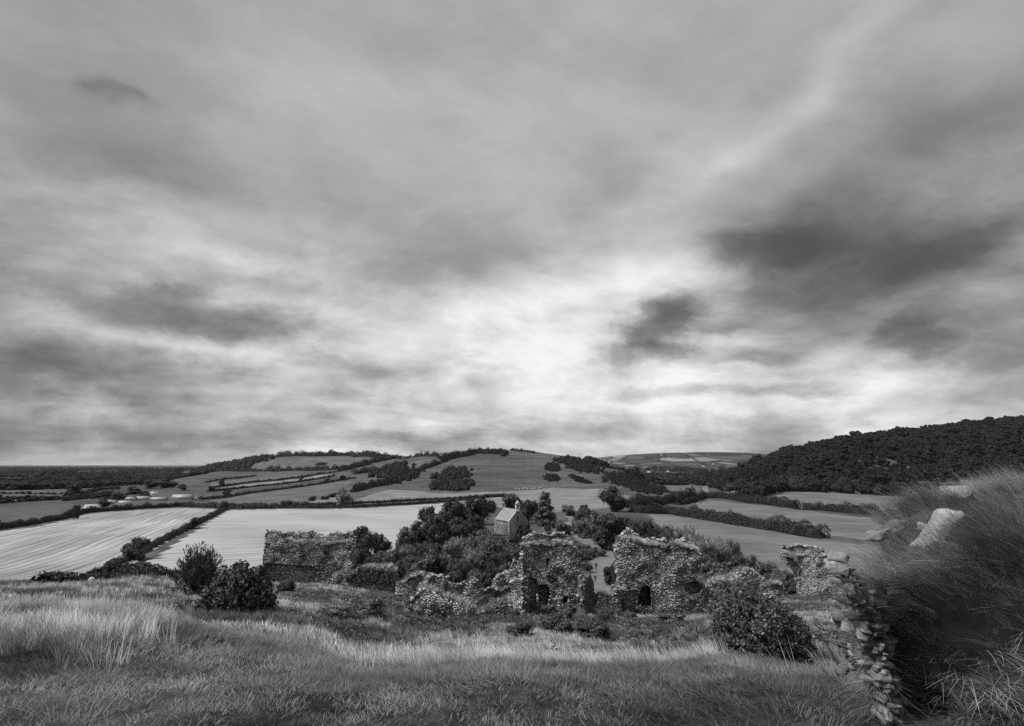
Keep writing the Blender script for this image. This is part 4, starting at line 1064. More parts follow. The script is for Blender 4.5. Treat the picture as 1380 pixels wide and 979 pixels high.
class Wall:
    def __init__(s, u, v, Y, yaw=0.0):
        s.O = np.array(at(u, v, Y)[:])
        s.D = np.array([math.cos(yaw), math.sin(yaw), 0.0])
        s.N = np.array([math.sin(yaw), -math.cos(yaw), 0.0])        # faces the camera side
    def px(s, u, v, back=0.0):
        d = np.array([xslope(u, v), 1.0, slope(v)])
        O = s.O - s.N * back
        k = (O @ s.N) / (d @ s.N)
        p = d * k - O
        return (p @ s.D, p[2])
    def P(s, a, t, d=0.0):
        """world points from wall coordinates, d metres in front of the face"""
        a, t = np.asarray(a, float), np.asarray(t, float)
        d = np.broadcast_to(np.asarray(d, float), a.shape)
        return s.O + a[..., None] * s.D + t[..., None] * np.array([0, 0, 1.0]) + d[..., None] * s.N

def masonry(wl, parent, outline, thick, R, recess=(), back=0.0, course=(0.06, 0.14), stone=0.17, tone=(0.45, 0.25), step=0.35, rough=0.20, cap=24,
            tone_patches=(), name='wall', mat='stone', dens=1.0, moss=None):
    """a rubble wall seen through its outline in the photo: solid core, recesses cut into it, stones set on face and edges"""
    sub = Wall.__new__(Wall); sub.O, sub.D, sub.N = wl.O - wl.N * back, wl.D, wl.N
    x_seed = outline[0][0]
    pl = [sub.px(u, v) for u, v in outline]
    pl = [(a, t - (1.6 if t < 0.55 else 0.0)) for a, t in pl]
    B = resample(pl + [pl[0]], step)[:-1]
    ragged = np.where(B[:, 1] > 0.3, 1, 0)[:, None]
    B = B + R.normal(size=B.shape) * 0.06 * ragged
    B[:, 1] += ragged[:, 0] * .42 * fbm(B[:, 0] * 1.9 + x_seed, B[:, 1] * .4, 3, 4)
    holes = [([sub.px(u, v) for u, v in q], dp) for q, dp in recess]
    hres = [resample(h + [h[0]], 0.18)[:-1] for h, _ in holes]
    x0, y0 = B.min(0); x1, y1 = B.max(0)
    gx, gy = np.meshgrid(np.arange(x0, x1, step), np.arange(y0, y1, step)); gx, gy = gx.ravel() + R.uniform(-.1, .1, gx.size), gy.ravel() + R.uniform(-.1, .1, gy.size)
    BL = [tuple(b) for b in B]
    k = inpoly(gx, gy, BL)
    for h in hres: k &= ~inpoly(gx, gy, [tuple(q) for q in h])
    pts = [Vector(b) for b in B] + [Vector(q) for h in hres for q in h] + [Vector((a, b)) for a, b in zip(gx[k], gy[k])]
    edges, n = [], 0
    for ring in [B] + hres:
        m_ = len(ring); edges += [(n + i, n + (i + 1) % m_) for i in range(m_)]; n += m_
    vs, es, fs, *_ = delaunay_2d_cdt(pts, edges, [], 0, 1e-5)
    vs = np.array([v[:] for v in vs]); fs = np.array([list(f)[:3] for f in fs])
    cen = vs[fs].mean(1)
    keep = inpoly(cen[:, 0], cen[:, 1], BL)
    inh = np.zeros(len(fs), bool)
    for h in hres: inh |= inpoly(cen[:, 0], cen[:, 1], [tuple(q) for q in h])
    ff = fs[keep & ~inh]; fb = fs[keep]
    nv = len(vs)
    dep = fbm(vs[:, 0] * 0.7 + 13 * x0, vs[:, 1] * 0.7, 55, 3) * rough * 2
    mb = MB()
    front, rear = sub.P(vs[:, 0], vs[:, 1], dep), sub.P(vs[:, 0], vs[:, 1], -thick + 0 * dep)
    mb.add(np.vstack([front, rear]), None, np.vstack([ff, fb[:, ::-1] + nv]), tone=0.3)
    # side faces along the outline, straight from the ring points
    nb = len(B)
    f_, r_ = sub.P(B[:, 0], B[:, 1], 0.0), sub.P(B[:, 0], B[:, 1], -thick)
    i = np.arange(nb); mb.add(np.vstack([f_, r_]), np.c_[i, (i + 1) % nb, (i + 1) % nb + nb, i + nb], tone=0.35)
    for (h, dp), hr in zip(holes, hres):
        dp = min(dp, thick - 0.12); m_ = len(hr); i = np.arange(m_)
        a_, b_ = sub.P(hr[:, 0], hr[:, 1], 0.06), sub.P(hr[:, 0], hr[:, 1], -dp)
        mb.add(np.vstack([a_, b_]), np.c_[i, i + m_, (i + 1) % m_ + m_, (i + 1) % m_], tone=0.3)
        c = hr.mean(0)
        cc = np.vstack([b_, sub.P(c[0], c[1], -dp)[None]])
        mb.add(cc, None, np.c_[i, (i + 1) % m_, np.full(m_, m_)], tone=0.3)
    link(name, mb.mesh(name, M['core']), parent)
    # facing stones in wandering courses
    st = MB()
    t = max(y0, -0.6)
    while t < y1:
        h0 = R.uniform(*course); a = x0 + R.uniform(-.3, 0)
        while a < x1:
            w = stone * math.exp(R.normal(-.25, .42))
            h = h0 * R.uniform(.65, 1.25); ca, ct = a + w / 2, t + h0 / 2 + R.uniform(-.07, .07) + 0.25 * float(vnoise(a * .6, t * .5, 5))
            a += w * R.uniform(0.9, 1.15)
            if R.random() > 0.93 * dens: continue
            ok = inpoly([ca, ca - w * .3, ca + w * .3], [ct, ct, ct], BL)
            if not ok[0] or not (ok[1] or ok[2]): continue
            d0, sunk = 0.0, False
            for (hp, dp), hr in zip(holes, hres):
                if inpoly([ca], [ct], [tuple(q) for q in hr])[0]: d0 = -min(dp, thick - 0.12); sunk = True
            dd = d0 if sunk else float(fbm(ca * 0.7 + 13 * x0, ct * 0.7, 55, 3)) * rough * 2
            tn = R.normal(*tone) + 0.15 + 0.70 * float(fbm(ca * 0.45, ct * 0.45 + x0, 91, 3)) + 0.35 * float(fbm(ca * 0.17 + 4, ct * 0.2 + x0, 95, 2))
            for (su, sv, sr, da) in tone_patches:  # local shifts of stone tone, some painting the look of lit faces
                sa, stt = sub.px(su, sv)
                rr2 = ((ca - sa) ** 2 + (ct - stt) ** 2) / sr ** 2
                tn += da * math.exp(-rr2)
            c = sub.P(ca, ct, dd)
            rubble_stone(st, c, sub.D, sub.N, (w, h, R.uniform(0.002, 0.030)), R, float(np.clip(tn, 0.02, 1)))
        t += h0 * 0.98
    # stones on the ragged edges and top
    capn = 0
    for i in range(nb):
        p, q = B[i], B[(i + 1) % nb]
        if (p[1] + q[1]) / 2 < 0.1: continue
        e = q - p; L = np.linalg.norm(e); e = e / (L + 1e-9)
        nrm = np.array([e[1], -e[0]])                     # outward for a counter-clockwise ring
        mid = (p + q) / 2
        if inpoly([mid[0] + nrm[0] * .03], [mid[1] + nrm[1] * .03], BL)[0]: nrm = -nrm
        n3 = nrm[0] * sub.D + np.array([0, 0, nrm[1]])
        for k in range(max(1, int(L / (stone * .85)))):
            f = R.random(); base = p + (q - p) * f
            d = -R.uniform(0.0, 1.0) * thick if R.random() < .62 else -R.uniform(0, .25)
            w = stone * R.uniform(.6, 1.5); c = sub.P(base[0], base[1], d)
            tn = float(np.clip(R.normal(tone[0] + 0.12, tone[1]), 0.05, 1))
            V, T = CHIP[R.integers(0, len(CHIP))]
            S = np.array([w * .55, w * .5, w * R.uniform(.22, .42)])
            W = V * S
            cr = R.uniform(0, 3.14); W = np.c_[W[:, 0] * math.cos(cr) - W[:, 1] * math.sin(cr), W[:, 0] * math.sin(cr) + W[:, 1] * math.cos(cr), W[:, 2]]
            st.add(c + W + n3 * w * 0.08, None, T, tone=tn)
    o = link('rubble_facing', st.mesh('rubble_facing', M[mat]), parent); o['kind'] = 'stuff'
    # the larger coping stones that stand clear on the top, one by one
    tops = [i for i in range(nb) if B[i][1] > 0.6 and B[i][1] > np.percentile(B[:, 1], 55)]
    R.shuffle(tops)
    for i in tops[:cap]:
        p = B[i]; c = sub.P(p[0] + R.uniform(-.15, .15), p[1] + 0.05, -R.uniform(0.1, .9) * min(thick, 0.9))
        s_ = link('stone', LOOSE[R.integers(0, 5)], parent, c)
        w = R.uniform(.14, .27)
        s_.scale = (w * R.uniform(.5, .9), w * .6, w * R.uniform(.3, .6)); s_.rotation_euler = (R.uniform(-.3, .3), R.uniform(-.3, .3), R.uniform(0, 6.28))
    return sub, B, BL

# vegetation that clings to walls
def tuft_mesh(name, R, n=14, h=0.5, w=0.012, lean=(0, 0), spread=0.35, mat='grass_mid', tone=(0.55, 0.2), seg=3, base=0.12, curl=0.5):
    mb = MB()
    for i in range(n):
        a = R.uniform(0, 6.28); r0 = base * math.sqrt(R.random())
        p = np.array([math.cos(a) * r0, math.sin(a) * r0, -0.03])
        L = h * R.uniform(.55, 1.15)
        d = np.array([math.cos(a) * spread * R.uniform(.2, 1) + lean[0], math.sin(a) * spread * R.uniform(.2, 1) + lean[1], 1.0]); d /= np.linalg.norm(d)
        bend = np.array([lean[0] + math.cos(a) * spread, lean[1] + math.sin(a) * spread, -0.35]) * curl * R.uniform(.4, 1.5)
        sd = np.array([-math.sin(a + .7), math.cos(a + .7), 0.0])
        rows = []
        for k in range(seg + 1):
            f = k / seg
            q = p + d * L * f + bend * L * f * f
            ww = w * (1 - f * 0.85) * R.uniform(.9, 1.1)
            rows += [q - sd * ww, q + sd * ww]
        Q = [[2 * k, 2 * k + 1, 2 * k + 3, 2 * k + 2] for k in range(seg)]
        tn = float(np.clip(R.normal(*tone), 0.05, 1))
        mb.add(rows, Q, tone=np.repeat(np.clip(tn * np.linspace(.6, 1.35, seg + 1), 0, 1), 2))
    return mb.mesh(name, M[mat])
RG = np.random.default_rng(41)
def tufts(count, **k): return [tuft_mesh('tuft', RG, **k) for _ in range(count)]
T_TOP = tufts(3, n=22, h=0.42, w=0.014, mat='grass_pale', tone=(.45, .25), spread=.6, base=.28)
T_IVY = [crown([(0, 0, 0.1, .5, .5, .32)], 130, 0.10, RG, M['leaf_ivy'], 0, name='leaves', shell=(.3, 1.1)) for _ in range(2)]

def grow_on(parent, name, pts, meshes, smin, smax, label=None):
    R = np.random.default_rng(random.randrange(9999)); n = len(pts)
    s = R.uniform(smin, smax, n)
    o = gn_scatter(name, pts, np.c_[R.uniform(-.3, .3, n), R.uniform(-.3, .3, n), R.uniform(0, 6.28, n)], np.c_[s, s, s], meshes, R.integers(0, len(meshes), n))
    o.parent = parent; o['kind'] = 'stuff'
    return o
def top_grass(parent, sub, B, thick, n, tmin=0.8, z=0.0, name='grass_on_top'):
    R = np.random.default_rng(random.randrange(9999))
    cand = [i for i in range(len(B)) if B[i][1] > tmin and B[(i + 1) % len(B)][1] > tmin and abs(B[(i + 1) % len(B)][1] - B[i][1]) < 1.0 * abs(B[(i + 1) % len(B)][0] - B[i][0])]
    pts = []
    for _ in range(n):
        i = cand[R.integers(0, len(cand))]; p, q = B[i], B[(i + 1) % len(B)]; f = R.random(); b = p + (q - p) * f
        pts.append(sub.P(b[0], b[1] + z, -R.uniform(.05, .95) * thick))
    return grow_on(parent, name, np.array(pts), T_TOP, .5, 1.1)

def ruin(name, label, cat='ruin'):
    return tag(empty(name), label, cat)

RM = np.random.default_rng(77)
# --- left ruin
w1 = Wall(415, 786, 70, math.radians(4))
e = ruin('ruined_wall', 'broad stone ruin at the left with a grassy ledge under a broken parapet')
e.location = (0, 0, 0)
s1 = masonry(w1, e, [(357, 734), (366, 732), (400, 732), (440, 732), (466, 734), (472, 742), (469, 752), (476, 762), (475, 768), (468, 775), (470, 787), (420, 790), (365, 788), (357, 770), (354, 752)], 2.2, RM,
             recess=[([(358, 759), (380, 760), (426, 763), (430, 775), (424, 787), (362, 786), (357, 770)], 0.45), ([(436, 743), (440, 743), (440, 748), (436, 748)], 0.6)],
             tone_patches=[(465, 755, 1.2, 0.55), (468, 738, 1.0, 0.4), (410, 776, .6, 0.5), (375, 770, 2.0, -0.15), (370, 748, 1.2, .2)], tone=(.5, .33))  # right end lightened in the stone tone to look lit
s1b = masonry(w1, e, [(358, 737), (357, 722), (364, 719), (380, 721), (398, 721), (402, 719), (418, 717.5), (430, 722), (444, 720), (452, 718.5), (462, 723), (470, 720.5), (477, 722), (474, 737)], 0.9, RM, back=1.6, cap=40, name='parapet', tone=(.62, .28), tone_patches=[(466, 726, 1.5, .3)])
top_grass(e, s1[0], s1[1], 1.5, 420, 3.0)
# --- ivy-covered stub
w2 = Wall(500, 786, 66, math.radians(-6))
e = ruin('wall_stub', 'low ivy-covered lump of wall between the left ruin and the scrub')
s2 = masonry(w2, e, [(464, 783), (468, 777), (478, 772), (487, 766), (505, 766), (522, 766.5), (528, 772), (530, 778), (526, 787), (500, 790), (466, 789)], 1.8, RM, cap=16, tone=(.3, .25))
top_grass(e, s2[0], s2[1], 1.8, 260, 0.7)
x = RM.uniform(-3.2, 2.6, 230); t = RM.uniform(0, 1.5, 230); k = inpoly(x, t, s2[2])
grow_on(e, 'ivy', s2[0].P(x[k], t[k], 0.12), T_IVY, .35, .7)
# --- rubble wall with bright crest
w3 = Wall(556, 801, 58, math.radians(10))
e = ruin('rubble_wall', 'tumbled rubble wall with a bright crest, left of the stone pyramid stub')
s3 = masonry(w3, e, [(534, 801), (536, 790), (550, 783), (564, 778), (571, 779), (578, 788), (575, 797), (572, 803), (550, 805)], 1.3, RM, tone=(.45, .3), cap=26)
top_grass(e, s3[0], s3[1], 1.2, 90, 0.5)
# --- pyramid stub
w4 = Wall(590, 806, 54, math.radians(22))
e = ruin('wall_stub', 'bright wedge-shaped wall stub left of the roofless enclosure')
s4 = masonry(w4, e, [(560, 803), (568, 793), (576, 788), (578, 781.5), (584, 779), (592, 777.5), (604, 780), (605, 790), (600.5, 806), (589, 808)], 1.4, RM, tone=(.55, .25), cap=20)
# --- front low bank of wall
w5 = Wall(600, 838, 47, math.radians(-12))
e = ruin('low_wall', 'low rubble wall bank stepping down in front of the roofless enclosure')
s5 = masonry(w5, e, [(545, 835), (552, 816), (560, 804), (572, 797), (586, 801), (600, 806), (612, 811), (633, 822), (634, 838), (590, 845)], 1.3, RM, tone=(.38, .3), cap=34, dens=.85, tone_patches=[(575, 800, 1.2, .4), (620, 818, 1.0, .35)])
top_grass(e, s5[0], s5[1], 1.3, 120, .6)
x = RM.uniform(-3.5, 2.5, 120); t = RM.uniform(-.2, 1.2, 120); k = inpoly(x, t, s5[2])
grow_on(e, 'weeds', s5[0].P(x[k], t[k], 0.1), T_IVY + T_TOP, .35, .8)
# --- roofless enclosure
e = ruin('roofless_enclosure', 'roofless square enclosure of low walls left of the tall central ruin')
wd = Wall(645, 816, 57, math.radians(-3))
sd1 = masonry(wd, e, [(600, 808), (604, 788), (612, 790), (621, 788), (622, 784), (632, 785), (643, 785.6), (644.6, 794.6), (657.7, 794.6), (669, 796), (686, 794.6), (688, 812), (644, 818), (630, 818)], 0.9, RM, tone=(.26, .2), cap=14,
              tone_patches=[(632, 800, 1.2, .15), (615, 800, 1.2, -.1), (665, 806, 1.6, -.25)], recess=[([(669, 798), (670, 811), (668, 812), (667, 798)], .3)])
we = Wall(700, 826, 53, math.radians(-38))
masonry(we, e, [(685.5, 813), (686, 788), (692, 784), (703, 778), (704.5, 790), (704.5, 818), (702, 828), (694, 822)], 1.0, RM, tone=(.6, .25), cap=12, name='wall_end')
wf = Wall(690, 792, 63, math.radians(-10))
masonry(wf, e, [(668, 795), (669, 778), (684, 771.7), (692, 760.5), (704, 762), (708, 782), (708, 800), (680, 802)], 1.0, RM, tone=(.42, .32), cap=20, name='rear_wall')
wg = Wall(670, 832, 49, math.radians(14))
sg = masonry(wg, e, [(638, 838), (646, 821), (655, 820), (666, 818), (678, 813), (688, 810), (701, 824), (701, 838), (670, 842)], 1.1, RM, tone=(.45, .25), cap=18, name='front_sill', dens=.8)
top_grass(e, sg[0], sg[1], 1.1, 120, .3)
# --- tall central ruin
w6 = Wall(745, 830, 55, math.radians(5))
e = ruin('ruined_tower', 'tall central stone ruin with deep niches and a dark corner pillar')
s6 = masonry(w6, e, [(704, 828), (704, 800), (705, 765), (703.5, 745), (704.7, 737), (711, 733), (724, 736), (736, 734), (748, 734), (757, 735), (763, 733), (769, 737), (775, 745), (776, 755), (780, 762), (785, 770), (786, 790), (787, 834), (745, 836), (712, 834)], 2.4, RM,
             recess=[([(706, 780), (712, 777), (722, 780), (724, 789), (723, 822), (714, 827), (706, 826)], 0.55), ([(724.5, 790), (730, 787), (737, 788), (742, 796), (741, 806), (738, 817), (724.5, 822)], 1.2),
                     ([(736, 753), (740, 753), (740, 760), (736, 760)], .8), ([(759, 804), (763, 803), (767, 806), (766, 813), (761, 814), (758, 809)], 1.2), ([(738, 775), (750, 779), (754, 785), (746, 786), (738, 782)], .35)],
             tone_patches=[(708, 745, 1.2, .25), (770, 745, 1.4, .2), (745, 770, 2.2, -.08), (715, 800, 1.0, .15), (775, 790, 1.6, -.1)], tone=(.44, .3), cap=30)  # lit part of the left niche is put into the stone tone
s6b = masonry(w6, e, [(706, 742), (708, 728), (716, 724), (725, 719.5), (734, 721), (742, 723), (752, 718.8), (758, 721), (766, 727), (772, 733), (775, 744)], 1.2, RM, back=1.3, tone=(.55, .28), cap=36, name='parapet')
top_grass(e, s6[0], s6[1], 1.4, 260, 4.5)
wp = Wall(796, 834, 53.5, math.radians(30))
s6c = masonry(wp, e, [(788, 836), (788, 783), (790, 777), (794, 771.5), (797, 775), (799, 782), (800, 800), (800.5, 836)], 1.1, RM, tone=(.12, .12), cap=8, name='pillar', tone_patches=[(794, 775, .5, .5)])  # the pillar's shade is painted as a dark stone tone
x = RM.uniform(-2.5, 2.6, 110); t = RM.uniform(-.3, .9, 110)
grow_on(e, 'weeds', s6[0].P(x, t, 0.35 - t * .2), T_IVY + T_TOP, .4, 1.0)
# --- doorway ruin
w7 = Wall(885, 828, 55, math.radians(-4))
e = ruin('ruined_gatehouse', 'wide stone ruin with a dark arched doorway right of the lane')
s7 = masonry(w7, e, [(834, 838), (836, 805), (834, 775), (832, 748), (833, 734), (838, 730), (848, 729), (856, 730), (862, 732), (880, 736), (897, 739), (903, 737), (912, 737), (926, 739), (938, 743), (942, 746), (940.5, 755), (944, 772), (949, 787), (956, 800), (962, 812), (962, 830), (915, 832), (880, 830)], 2.6, RM,
             recess=[([(860, 826), (860, 803.5), (861, 798), (863.5, 793), (867, 789.5), (870.5, 788.5), (874, 790), (876.8, 793.5), (878.3, 799), (878.5, 816), (877, 826)], 2.3), ([(841, 800), (848, 795), (858, 795), (859, 824), (842, 828)], .3), ([(899, 736), (904, 735), (903, 745), (896, 744)], .4),  # doorway passage gets an added closed back so it stays black
                     ([(924, 786), (938, 782), (948, 792), (944, 800), (930, 802), (922, 796)], .5)],
             tone_patches=[(842, 735, 1.4, .4), (838, 760, .7, .35), (885, 760, 2.2, -.18), (885, 750, 1.5, -.1), (930, 750, 1.5, .15), (878, 806, .5, .4), (940, 812, 1.5, -.3), (915, 815, 1.6, -.15), (850, 810, 1, -.12)], tone=(.42, .3), cap=30)
s7b = masonry(w7, e, [(835, 742), (836, 722), (846.6, 718.8), (858, 719.5), (861, 726.5), (878, 726.5), (895, 728.5), (901, 736), (906, 734), (916, 730.5), (929, 732), (937, 736), (940, 744)], 1.0, RM, back=1.7, tone=(.58, .28), cap=36, name='parapet', tone_patches=[(846, 724, 1.2, .25)])
top_grass(e, s7[0], s7[1], 1.7, 420, 5.0)
x = RM.uniform(-3.0, 5.0, 150); t = RM.uniform(-.3, .5, 150)
grow_on(e, 'weeds', s7[0].P(x, t, 0.35 - t * .2), T_IVY + T_TOP, .4, .9)
# --- lower fragment left of it
w8 = Wall(820, 836, 54, math.radians(12))
e = ruin('rubble_wall', 'low rubble fragment in the gap between the dark pillar and the doorway ruin')
s8 = masonry(w8, e, [(800, 838), (801, 818), (806, 808), (812, 800), (820, 804), (827, 805), (833, 797), (837, 799), (837, 838)], 1.2, RM, tone=(.55, .33), cap=16, dens=.85)
top_grass(e, s8[0], s8[1], 1.2, 70, .4)
# --- grassy rubble heap
w9 = Wall(990, 815, 62, math.radians(8))
e = ruin('rubble_wall', 'grassy rubble heap trailing right from the doorway ruin')
s9 = masonry(w9, e, [(944, 818), (948, 800), (960, 790), (972, 786), (985, 782), (994, 777), (1003, 773), (1012, 770.5), (1020, 772), (1028, 782), (1024, 797), (1012, 812), (980, 824)], 2.0, RM, tone=(.6, .3), cap=30, dens=.9)
top_grass(e, s9[0], s9[1], 2.0, 240, .4)
x = RM.uniform(-3.5, 3.0, 150); t = RM.uniform(0, 2.5, 150); k = inpoly(x, t, s9[2])
grow_on(e, 'weeds', s9[0].P(x[k], t[k], 0.12), T_TOP, .5, 1.1)
# --- low rounded wall
w10 = Wall(1040, 808, 66, math.radians(-4))
e = ruin('low_wall', 'low round-topped wall between the rubble heap and the far right ruin')
s10 = masonry(w10, e, [(1020, 808), (1021, 794), (1026, 790), (1036, 789), (1049, 789.6), (1058, 794), (1062, 799), (1062, 811), (1040, 812)], 1.3, RM, tone=(.4, .25), cap=14)
top_grass(e, s10[0], s10[1], 1.3, 120, .6)
# --- far right ruin
w11 = Wall(1098, 804, 78, math.radians(-16))
e = ruin('ruined_wall', 'stone ruin at the right with an overhanging ragged left edge')
s11 = masonry(w11, e, [(1077, 806), (1077, 790), (1075, 780), (1070, 770), (1062, 762), (1056, 752), (1057, 745), (1070, 748), (1090, 749), (1112, 751), (1128, 754), (1140, 770), (1142, 806), (1090, 809)], 2.2, RM, tone=(.45, .3), cap=24,
              recess=[([(1058, 750), (1068, 752), (1078, 764), (1076, 776), (1066, 766)], .5)], tone_patches=[(1062, 752, 1.2, .3), (1095, 760, 2.4, -.15), (1095, 790, 2.2, .2)])
s11b = masonry(w11, e, [(1055, 753), (1054.5, 736), (1066, 735.5), (1082, 735.5), (1098, 738), (1112, 744), (1120, 754)], 0.8, RM, back=1.8, tone=(.5, .28), cap=26, name='parapet')
top_grass(e, s11[0], s11[1], 1.7, 220, 4.0)

# ------------------------------------------------------------------ chapel
def chapel():
    p = G0(686, 722, 200)
    ang = math.radians(26)
    e = empty('chapel', (p.x, p.y, p.z), ang); sc = p.y / 280.0
    # local axes: x along the gable, -y out of the gable front, origin at the near left corner
    Wd, Ln, He, Hr = 9.0 * sc, 15.0 * sc, 6.4 * sc, 11.2 * sc
    mb = MB(); b = -3.0
    V = [(0, 0, b), (Wd, 0, b), (Wd, Ln, b), (0, Ln, b), (0, 0, He), (Wd, 0, He), (Wd, Ln, He), (0, Ln, He), (Wd / 2, 0, Hr), (Wd / 2, Ln, Hr)]
    mb.add(V, [[0, 1, 5, 4], [1, 2, 6, 5], [2, 3, 7, 6], [3, 0, 4, 7]], [[4, 5, 8], [6, 7, 9]])
    link('wall', mb.mesh('wall', M['ashlar']), e)
    for s in (-1, 1):
        rf = MB(); x0 = Wd / 2 - s * (Wd / 2 + .4); z0 = He - .4 * (Hr - He) / (Wd / 2)
        nr = 9
        for k in range(nr):       # courses of slates, each lapping the one below
            a, c = k / nr, (k + 1.15) / nr
            if k == nr - 1: c = 1
            xa, xc = x0 + (Wd / 2 - x0) * a, x0 + (Wd / 2 - x0) * c
            za, zc = z0 + (Hr - z0) * a + .22, z0 + (Hr - z0) * c + .10 + .08 * (k == nr - 1)
            rf.add([(xa, .35, za - .1), (xa, Ln + .2, za - .1), (xa, .35, za), (xa, Ln + .2, za), (xc, .35, zc), (xc, Ln + .2, zc)], [[0, 1, 3, 2], [2, 3, 5, 4]])
        rf = link('roof', rf.mesh('roof', M['slate']), e)
        cp = MB()
        n = Vector((-s * (Hr - He), 0, Wd / 2)).normalized()
        for (y0, y1) in ((-.12, .5),):
            A = Vector((x0, 0, z0 - .05)); Bq = Vector((Wd / 2, 0, Hr + .1)); h = Vector((0, 0, .38))
            q = [A, A + h, Bq + h, Bq]
            cp.add([(v.x, y0, v.z) for v in q] + [(v.x, y1, v.z) for v in q], [[0, 1, 2, 3], [4, 7, 6, 5], [1, 5, 6, 2], [0, 4, 5, 1]])
        link('gable_coping', cp.mesh('gable_coping', M['white_stone']), e)
    # bellcote: two piers, an arch and a small steep cap
    bc = MB(); cx = Wd / 2; zb = Hr - .6
    for s in (-1, 1): bc.box((cx + s * .75, .25, zb + 1.3), (.55, .9, 2.6))
    bc.box((cx, .25, zb + .25), (2.2, 1.0, .9))
    n = 7
    for k in range(n):
        a0, a1 = math.pi * k / n, math.pi * (k + 1) / n
        V = []
        for yy in (-.2, .7):
            for a in (a0, a1):
                V += [(cx + math.cos(a) * .5, yy, zb + 2.4 + math.sin(a) * .6), (cx + math.cos(a) * 1.03, yy, zb + 2.5 + math.sin(a) * 1.1)]
        bc.add(V, [[0, 1, 3, 2], [4, 6, 7, 5], [0, 2, 6, 4], [1, 5, 7, 3]])
    bc.add([(cx - 1.25, -.35, zb + 2.95), (cx + 1.25, -.35, zb + 2.95), (cx, -.35, zb + 4.6), (cx - 1.25, .85, zb + 2.95), (cx + 1.25, .85, zb + 2.95), (cx, .85, zb + 4.6)], [[0, 3, 5, 2], [1, 2, 5, 4], [0, 1, 4, 3]], [[0, 2, 1], [3, 4, 5]])
    bo = link('bellcote', bc.mesh('bellcote', M['white_stone']), e)
    bl = MB(); bl.tube([(cx, .25, zb + 2.6), (cx, .25, zb + 2.3), (cx, .25, zb + 1.8)], [.1, .25, .34], 8); link('bell', bl.mesh('bell', M['iron']), bo)
    # gable lancet and side windows with pale frames
    def lancet(axis, c, z, w, h, nm='window'):
        pts = [(-w / 2, 0), (w / 2, 0), (w / 2, h * .65), (w * .3, h * .85), (0, h), (-w * .3, h * .85), (-w / 2, h * .65)]
        fr, gl = MB(), MB()
        def at3(a, zz, d): return (c + a, d, z + zz) if axis == 'x' else (d, c - a, z + zz)
        k = len(pts); i = np.arange(k)
        big = [(a * 1.4, (zz - h * .4) * 1.18 + h * .4) for a, zz in pts]
        fr.add([at3(a, zz, -.09) for a, zz in pts] + [at3(a, zz, -.09) for a, zz in big] + [at3(a, zz, .05) for a, zz in big], np.vstack([np.c_[i, (i + 1) % k, (i + 1) % k + k, i + k], np.c_[i + k, (i + 1) % k + k, (i + 1) % k + 2 * k, i + 2 * k]]))
        f = link(nm, fr.mesh(nm, M['white_stone']), e)
        gl.add([at3(a, zz, -.03) for a, zz in pts] + [at3(0, h * .4, -.03)], None, np.c_[i, (i + 1) % k, np.full(k, k)])
        link('pane', gl.mesh('pane', M['dark_hole']), f)
    lancet('x', Wd / 2, He - .4, .9, 3.2)
    lancet('x', Wd / 2, .6, 1.2, 2.6, 'door')
    for yy in (3.2, 7.5, 11.8): lancet('y', yy * sc, 2.2, .8, 2.6)
    q = MB()
    for xx, yy in ((0, 0), (Wd, 0), (0, Ln)):
        for k in range(10): q.box((xx, yy, .4 + k * .62), (.7 if k % 2 else .5, .5 if k % 2 else .7, .5))
    link('quoin', q.mesh('quoin', M['white_stone']), e)['kind'] = 'stuff'
    tag(e, 'small stone chapel with a slate roof and bellcote among dark trees', 'chapel')
chapel()

# ------------------------------------------------------------------ small things of the valley
def house(label, u, v, w, l, h, rz=0.0, roof='slate', wall='white', rh=0.45, cat='house', wins=True, group=None, ymin=150):
    p = G0(u, v, ymin); h *= .6; w *= .8; rh *= .7
    e = empty('farm_building' if cat != 'house' else 'house', p, rz)
    mb = MB(); b = -1.5; R_ = w * rh
    V = [(-l / 2, -w / 2, b), (l / 2, -w / 2, b), (l / 2, w / 2, b), (-l / 2, w / 2, b), (-l / 2, -w / 2, h), (l / 2, -w / 2, h), (l / 2, w / 2, h), (-l / 2, w / 2, h), (-l / 2, 0, h + R_), (l / 2, 0, h + R_)]
    mb.add(V, [[0, 1, 5, 4], [1, 2, 6, 5], [2, 3, 7, 6], [3, 0, 4, 7]], [[5, 6, 9], [7, 4, 8]])
    link('wall', mb.mesh('wall', M[wall]), e)
    rf = MB(); o = .3; k = R_ / (w / 2)
    for s in (-1, 1):
        q = [(-l / 2 - o, s * (w / 2 + o), h - o * k + .12), (l / 2 + o, s * (w / 2 + o), h - o * k + .12), (l / 2 + o, 0, h + R_ + .12), (-l / 2 - o, 0, h + R_ + .12)]
        rf.add(q + [(x, y, z + .2) for x, y, z in q], [[0, 1, 2, 3], [4, 7, 6, 5], [0, 4, 5, 1], [1, 5, 6, 2], [0, 3, 7, 4]])
    link('roof', rf.mesh('roof', M[roof]), e)
    if wins:
        wm, n = None, max(2, int(l / 4))
        for i in range(n):
            if wm is None:
                m_ = MB(); m_.box((0, 0, 0), (1.0, .1, 1.3)); wm = m_.mesh('window', M['dark_hole'])
            link('window', wm, e, (-l / 2 + l * (i + .5) / n, -w / 2 - .03, h * .55))
    return tag(e, label, cat, group)
house('white gabled barn at the far left beyond the stubble', 122, 689.5, 7, 8, 4.2, 1.1, 'white', 'white', .5, 'barn', False)
house('low white shed beside the gabled barn', 109, 690, 4, 6, 2.4, .1, 'white', 'white', .3, 'shed', False)
house('long pale-roofed farm shed right of the farmyard', 246, 673.5, 13, 19, 4, .1, 'tin', 'tin', .35, 'shed', False)
